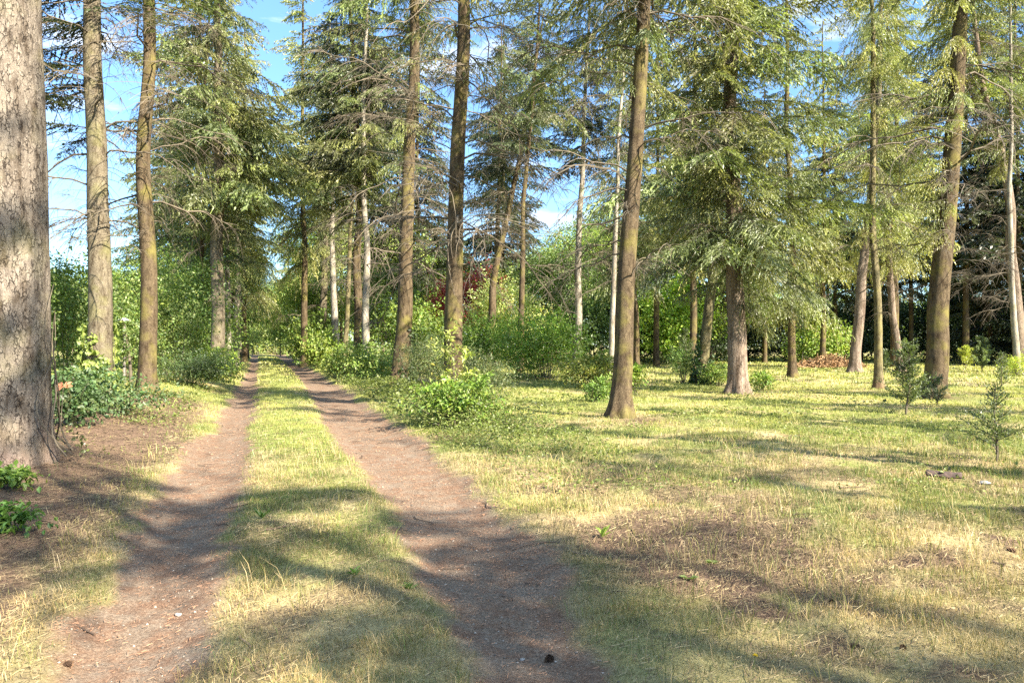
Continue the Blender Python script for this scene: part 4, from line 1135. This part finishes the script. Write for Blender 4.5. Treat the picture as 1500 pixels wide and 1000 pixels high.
# closing the view down the track
putp(P_brB, 395, 175, 1.0, 'pale sunlit foliage at the far end of the track', GT)
putp(P_spA, 372, 150, 1.0, 'spruce at the far end, left side of the track', GT)
putp(P_spA, 424, 138, 1.0, 'spruce at the far end, right side of the track', GT)
putp(P_brC, 370, 112, 0.45, 'small dark rounded tree at the far left side of the track', GT)
putp(P_brC, 411, 105, 0.5, 'dark rounded tree hanging over the far right side of the track', GT)
putp(P_spD, 362, 82, 1.05, 'yellow-green spruce overhanging the left side of the track', GT)
putp(P_spG, 345, 100, 1.1, 'grey-green spruce half-way down the left side of the track', GT)
putp(P_brB, 440, 100, 0.9, 'light green broadleaf half-way down the right side of the track', GT)
putp(P_spA, 400, 205, 1.0, 'last spruce seen straight beyond the end of the track', GT)
putp(P_spA, 455, 125, 1.1, 'tall spruce behind the farthest trunks right of the track', GT)
putp(P_spA, 320, 128, 1.0, 'tall spruce behind the thick grey fir', GT)
# behind the left verge
putp(P_spA, 268, 58, 0.95, 'full grey-green spruce behind the broad verge bush', GL)
putp(P_spG, 338, 72, 1.2, 'dense spruce right behind the thick grey fir', GL)
putp(P_brC, 225, 50, 0.75, 'rounded green tree behind the slim yellow-lit fir', GL)
putp(P_brB, 100, 76, 0.75, 'pale rounded pine crown low under the sky on the left', GL)
putp(P_brB, 175, 84, 0.85, 'pale crown low under the white cloud on the left', GL)
putp(P_brC, 60, 44, 0.65, 'dark leafy tree hidden behind the huge old fir', GL)
putp(P_brC, 150, 46, 0.62, 'mid-green tree behind the ivy-footed fir', GL)
putp(P_brC, -60, 40, 0.7, 'dark leafy tree just beyond the left edge behind the huge fir', GL)
# far wood that closes every gap
def far_wood():
    G = Geo(); r = np.random.default_rng(600)
    lobes = []
    for px in range(-500, 2050, 26):
        Y = 150+60*r.random() if not (350 < px < 440) else 240
        X, Y = XY(px, Y)
        h = (10+5*r.random()) if px > 560 else (7+3*r.random()) if px < 260 else 16
        lobes.append((X, Y, 1.2, 4.5, 4.5, 2.2))
        for q in range(6):
            lobes.append((X+r.normal()*3, Y+r.normal()*4, h*(0.12+0.75*r.random()), 4.5, 4.5, 3.2))
    leaf_cloud(G, r, lobes, 90000, 0.75, (0.10, 0.14, 0.04), 0.6, 0.6, 0.7, 0.1, 0.2, 0.7)
    o = link('far_wood', G.mesh('far_wood', M['leaves'])); tag(o, 'far green wood closing the view behind the nearer trees', kind='stuff')
far_wood()

# trees behind the viewer, whose shade lies over the foreground
GV = 'trees behind the viewer'
for k, (x, y, p, s) in enumerate([(9.0, -3.5, P_spF, 1.0), (13.5, -6.5, P_spF, 0.95), (17, -3, P_spE, 0.9), (5.5, -9, P_spE, 1.0), (10, -13, P_spF, 1.05), (20, -11, P_spE, 1.1), (24, -4, P_spF, 0.9), (27, 3, P_spE, 1.0), (17, -20, P_spA, 1.1)]):
    put(p, x, y, s, 'tall spruce behind the camera, out of the picture, shading the foreground', GV)
for k, (x, y, p, s) in enumerate([(12.5, 4, P_spE, 1.05), (15.5, 7.5, P_spE, 0.9), (19, 11, P_spE, 1.0), (24, 15.5, P_spE, 0.95), (29, 20, P_spE, 1.05), (30, 9, P_spE, 1.1), (36, 18, P_spE, 1.1), (22, 8, P_spE, 1.0),
                                  (47, 54, P_spA, 1.2), (55, 60, P_spA, 1.2), (52, 47, P_spA, 1.2), (62, 50, P_spA, 1.3), (66, 60, P_spA, 1.3), (58, 40, P_spA, 1.2), (72, 48, P_spA, 1.3)]):
    put(p, x, y, s, 'spruce standing outside the right edge of the photo, its shade falling across the lawn', 'trees right of the view')
# ------------------------------------------------------------------ small things on the ground
def blob(G, r, c, rad, col, n=8, m=6, jit=0.2):
    th = np.linspace(0, PI, m+1); ph = np.arange(n)/n*2*PI
    T, Pp = np.meshgrid(th, ph, indexing='ij')
    d = np.stack([np.sin(T)*np.cos(Pp), np.sin(T)*np.sin(Pp), np.cos(T)], -1)
    k = 1+jit*(vnoise((d*1.7+r.random()*40).reshape(-1, 3)).reshape(T.shape)-0.5)*2
    V = d*k[..., None]*np.asarray(rad)+np.asarray(c)
    i = np.arange(m)[:, None]*n; j = np.arange(n)[None]; q = (j+1) % n
    G.add(V, np.stack([i+j, i+n+j, i+n+q, i+q], -1).reshape(-1, 4), None, col)

def cone_mesh(seed):
    """a fallen pine cone: overlapping scales round a core, lying along X"""
    r = np.random.default_rng(seed); G = Geo()
    blob(G, r, (0, 0, 0), (0.026, 0.013, 0.013), (0.05, 0.03, 0.02))
    P, D, U = [], [], []
    for k in range(46):
        u = -0.85+1.7*k/45; a = k*2.4
        rr = 0.016*math.sqrt(max(0, 1-u*u))+0.002
        o_ = np.array([0, math.cos(a), math.sin(a)])
        P.append(np.array([u*0.028, 0, 0])+o_*rr*0.6); D.append(o_+np.array([0.8, 0, 0])); U.append(o_-np.array([0.6, 0, 0]))
    q = leaf_quads(np.array(P), np.array(D), np.array(U), np.full(46, 0.018), np.full(46, 0.014))
    G.quads(q, np.array([0.10, 0.06, 0.035])*r.uniform(0.6, 1.5, (92, 1)))
    return G.mesh('pine_cone', M['litter'])
cm = [cone_mesh(700+k) for k in range(3)]
CONES = [(1076, 810, 'pine cone at the left of the brown bare patch on the lawn'), (1144, 829, 'dark pine cone in the middle of the brown bare patch'), (1190, 827, 'pine cone at the right end of the brown bare patch'),
         (1222, 827, 'small pine cone just right of the brown bare patch'), (1360, 799, 'pine cone lying in a shadow stripe on the right of the lawn'), (1482, 806, 'pine cone close to the right edge of the photo'),
         (1218, 873, 'pine cone in dry straw below the brown bare patch'), (1250, 947, 'dark pine cone low in the foreground right of the yellow flower'), (805, 941, 'reddish pine cone lying on the right wheel track'),
         (100, 961, 'dark pine cone low on the left wheel track'), (1322, 950, 'pine cone in straw at the lower right of the photo'), (1228, 733, 'tiny pine cone near the piece of bark')]
for k, (px, py, lab) in enumerate(CONES):
    X, Y = W(px, py); s = random.uniform(0.75, 1.15)
    o = link('pine_cone', cm[k % 3], None, (X, Y, g1(X, Y)+0.008*s), (random.uniform(-.3, .3), random.uniform(-.2, .2), random.random()*6), (s, s, s))
    tag(o, lab, 'pine cone', 'fallen pine cones')

M['bark_bit'] = plain_mat('broken_bark', (0.045, 0.027, 0.021), 0.9, 0.5, 30)
def bark_piece():
    X, Y = W(1380, 703); r = np.random.default_rng(710)
    G = Geo()
    u = np.linspace(-1, 1, 14); v = np.linspace(-1, 1, 7)
    U, V_ = np.meshgrid(u, v, indexing='ij')
    nzv = vnoise(np.stack([U*3+9, V_*3, 0*U+2], -1).reshape(-1, 3)).reshape(U.shape)
    x = U*0.13*(1+0.2*nzv); y = V_*0.05*(1-0.4*U**2)*(0.8+0.5*nzv)
    z = 0.05-0.035*V_**2+0.02*nzv+0.015*U
    top = np.stack([x, y, z], -1); bot = np.stack([x, y, z-0.018], -1)
    nn = 7
    i = np.arange(13)[:, None]*nn; j = np.arange(6)[None]
    q = np.stack([i+j, i+nn+j, i+nn+j+1, i+j+1], -1).reshape(-1, 4)
    G.add(top, q); G.add(bot, q[:, ::-1])
    k = np.arange(6); e = np.stack([k, k+1, k+1+98, k+98], -1); G.f4.append(e)
    k2 = np.arange(6)+13*nn; G.f4.append(np.stack([k2+1, k2, k2+98, k2+99], -1))
    k3 = np.arange(13)*nn; G.f4.append(np.stack([k3+nn, k3, k3+98, k3+nn+98], -1)); k4 = k3+6; G.f4.append(np.stack([k4, k4+nn, k4+nn+98, k4+98], -1))
    o = link('bark_piece', G.mesh('bark_piece', M['bark_bit'], True), None, (X, Y, g1(X, Y)+0.03), (0.1, 0.16, -0.25), (1.25, 1.25, 1.3))
    tag(o, 'dark curved piece of broken bark lying on the lawn at the right', 'bark')
bark_piece()

M['stone'] = plain_mat('pale_stone', (0.24, 0.225, 0.20), 0.85, 0.25, 40)
STONES = [(1442, 708, 0.045, 'pale flat stone in the grass right of the piece of bark'), (122, 673, 0.03, 'small white stone on the bank below the huge old fir'), (262, 881, 0.018, 'white pebble in a sun fleck on the left wheel track'),
          (765, 940, 0.012, 'small white pebble on the right wheel track')]
for k, (px, py, s, lab) in enumerate(STONES):
    X, Y = W(px, py); G = Geo(); blob(G, np.random.default_rng(720+k), (0, 0, 0), (s*1.4, s, s*0.6), (1, 1, 1), 12, 8, 0.3)
    o = link('stone', G.mesh('stone', M['stone'], True), None, (X, Y, g1(X, Y)+s*0.35), (0, 0, k*1.3)); tag(o, lab, 'stone', 'loose stones')

def rosette(name, label, px, py, n, ln, wd, col, seed, up=0.8):
    X, Y = W(px, py); r = np.random.default_rng(seed)
    a = r.random(n)*2*PI
    D = np.stack([np.cos(a), np.sin(a), up*r.uniform(0.4, 1.4, n)], -1)
    G = Geo()
    l = ln*r.uniform(0.6, 1.2, n)
    q = leaf_quads(np.zeros((n, 3))+np.array([0, 0, 0.005])+r.normal(size=(n, 3))*np.array([.008, .008, 0]), D, np.array([[0, 0, 1.0]])-D*0.3, l, l*wd)
    G.quads(q, np.tile(np.asarray(col)[None]*r.uniform(0.8, 1.25, (n, 1)), (2, 1)))
    o = link(name, G.mesh(name, M['leaves']), None, (X, Y, g1(X, Y))); tag(o, label, 'weed', 'broad-leaved weeds')
rosette('plantain', 'bright upright plantain leaves in the grass right of the track bend', 882, 786, 7, 0.14, 0.28, (0.26, 0.34, 0.07), 731, 1.6)
rosette('plantain', 'small bright green weed in the middle strip between the wheel tracks', 518, 842, 6, 0.07, 0.5, (0.16, 0.30, 0.05), 732, 1.2)
rosette('plantain', 'dark green weed by the left edge of the middle strip', 385, 758, 9, 0.11, 0.22, (0.10, 0.17, 0.04), 733, 1.4)
rosette('dock', 'flat round weed leaves on the bare patch left of the pine cones', 1042, 823, 9, 0.07, 0.8, (0.17, 0.23, 0.07), 734, 0.4)
rosette('dock', 'flat weed leaves just above the lower shadow edge on the lawn', 1008, 850, 7, 0.06, 0.8, (0.19, 0.25, 0.08), 735, 0.5)
rosette('dock', 'small weed at the right edge of the right wheel track by the shadow', 600, 860, 10, 0.08, 0.3, (0.13, 0.20, 0.05), 736, 0.8)

def dandelion():
    X, Y = W(1103, 980); r = np.random.default_rng(740)
    root = thing('dandelion', 'single yellow dandelion flower in the dry foreground grass', 'flower', (X, Y, g1(X, Y)))
    G = Geo(); t = np.linspace(0, 1, 5); G.tube(np.stack([0.01*t, 0*t, 0.065*t], -1), 0.0016+0*t, 5, (0.16, 0.2, 0.06)); link('stem', G.mesh('stem', M['grass']), root)
    G = Geo(); n = 44; a = r.random(n)*2*PI; e = r.uniform(0.1, 1.2, n)
    D = np.stack([np.cos(a), np.sin(a), e], -1)
    q = leaf_quads(np.tile(np.array([[0.01, 0, 0.065]]), (n, 1)), D, np.array([[0, 0, 1.0]])-D*0.4, np.full(n, 0.014), np.full(n, 0.004))
    G.quads(q, np.array([0.75, 0.55, 0.02])); link('petals', G.mesh('petals', M['leaves']), root)
dandelion()

# heap of brown twigs at the back of the lawn
def brush_heap():
    X, Y = XY(1213, 50); r = np.random.default_rng(750)
    root = thing('brush_heap', 'heap of dry reddish brown twigs and needles at the back edge of the lawn', 'brush heap', (X, Y, g1(X, Y)))
    G = Geo(); n = 2600
    a = r.random(n)*2*PI; q = np.sqrt(r.random(n))*1.9
    x = np.cos(a)*q*1.3; y = np.sin(a)*q*0.7
    z = 0.95*np.exp(-(x/1.4)**2-(y/0.8)**2)*r.random(n)**0.4
    P = np.stack([x, y, z], -1); D = r.normal(size=(n, 3)); D[:, 2] *= 0.5
    q = leaf_quads(P, D, rand_dirs(n, 1.0), r.uniform(0.15, 0.45, n), np.full(n, 0.06))
    G.quads(q, np.tile(np.array([0.30, 0.19, 0.10])*r.uniform(0.5, 1.5, (n, 1)), (2, 1)))
    link('brushwood', G.mesh('brushwood', M['litter']), root)
    for k in range(26):
        t = np.linspace(0, 1, 5)[:, None]; d = r.normal(size=3); d[2] = abs(d[2])*0.5; d /= np.linalg.norm(d)
        b = np.array([r.normal()*0.8, r.normal()*0.4, 0.2+0.3*r.random()])
        G = Geo(); G.tube(b+d*t*r.uniform(0.5, 1.2), 0.02*(1-0.7*t[:, 0]), 4)
        link('stick', G.mesh('stick', M['twig']), root)
brush_heap()

# garden post with a white cap half hidden in the left bushes, and a leaning grey stake
M['white'] = plain_mat('white_cap', (0.75, 0.75, 0.73), 0.5, 0.08, 8)
M['post'] = plain_mat('weathered_post', (0.16, 0.14, 0.12), 0.85, 0.3, 12)
def box_geo(G, c, s):
    c = np.asarray(c); s = np.asarray(s)/2
    v = np.array([[x, y, z] for x in (-1, 1) for y in (-1, 1) for z in (-1, 1)])*s+c
    G.add(v, [[0, 1, 3, 2], [4, 6, 7, 5], [0, 4, 5, 1], [2, 3, 7, 6], [0, 2, 6, 4], [1, 5, 7, 3]])
def capped_post():
    X, Y = XY(182, 23.5); root = thing('garden_lamp', 'thin dark post with a flat white cap among the bushes on the left', 'garden lamp', (X, Y, g1(X, Y)))
    G = Geo(); t = np.array([0, 1.0]); G.tube(np.stack([0*t, 0*t, -0.05+t*2.0], -1), np.array([0.04, 0.035]), 8); link('post', G.mesh('post', M['post']), root)
    G = Geo(); z = np.array([0, 0.02, 0.07, 0.11, 0.12]); G.tube(np.stack([0*z, 0*z, 1.94+z], -1), np.array([0.04, 0.19, 0.18, 0.08, 0.001]), 14); link('cap', G.mesh('cap', M['white'], True), root)
    X, Y = XY(192, 23.8); G = Geo(); t = np.linspace(0, 1, 7)
    G.tube(np.stack([-0.18*t+0.03*np.sin(t*4), 0*t, -0.05+t*1.9], -1), 0.055-0.015*t, 8)
    o = link('stake', G.mesh('stake', M['twig'], True), None, (X, Y, g1(X, Y))); tag(o, 'leaning grey wooden stake beside the white-capped post', 'stake')
capped_post()

# pinkish young leaves on a bare shoot beside the huge fir
def pink_shoot():
    X, Y = XY(88, 11.2); r = np.random.default_rng(760)
    root = thing('maple_seedling', 'bare shoot carrying pinkish orange leaves right of the huge old fir', 'seedling', (X, Y, g1(X, Y)))
    G = Geo(); t = np.linspace(0, 1, 7); G.tube(np.stack([0.05*t, 0*t, t*0.72], -1), 0.006*(1-0.6*t), 4); link('stem', G.mesh('stem', M['twig']), root)
    G = Geo(); n = 5; a = np.array([0.2, 1.0, 2.2, 2.9, 4.0]); D = np.stack([np.cos(a), 0.3*np.sin(a), 0.5*np.sin(a)], -1)
    q = leaf_quads(np.tile(np.array([[0.05, 0, 0.72]]), (n, 1)), D, np.array([[0, -1.0, 0.5]])*np.ones((n, 1)), np.full(n, 0.13), np.full(n, 0.07))
    G.quads(q, np.array([0.55, 0.22, 0.13])); link('leaves', G.mesh('leaves', M['leaves']), root)
pink_shoot()
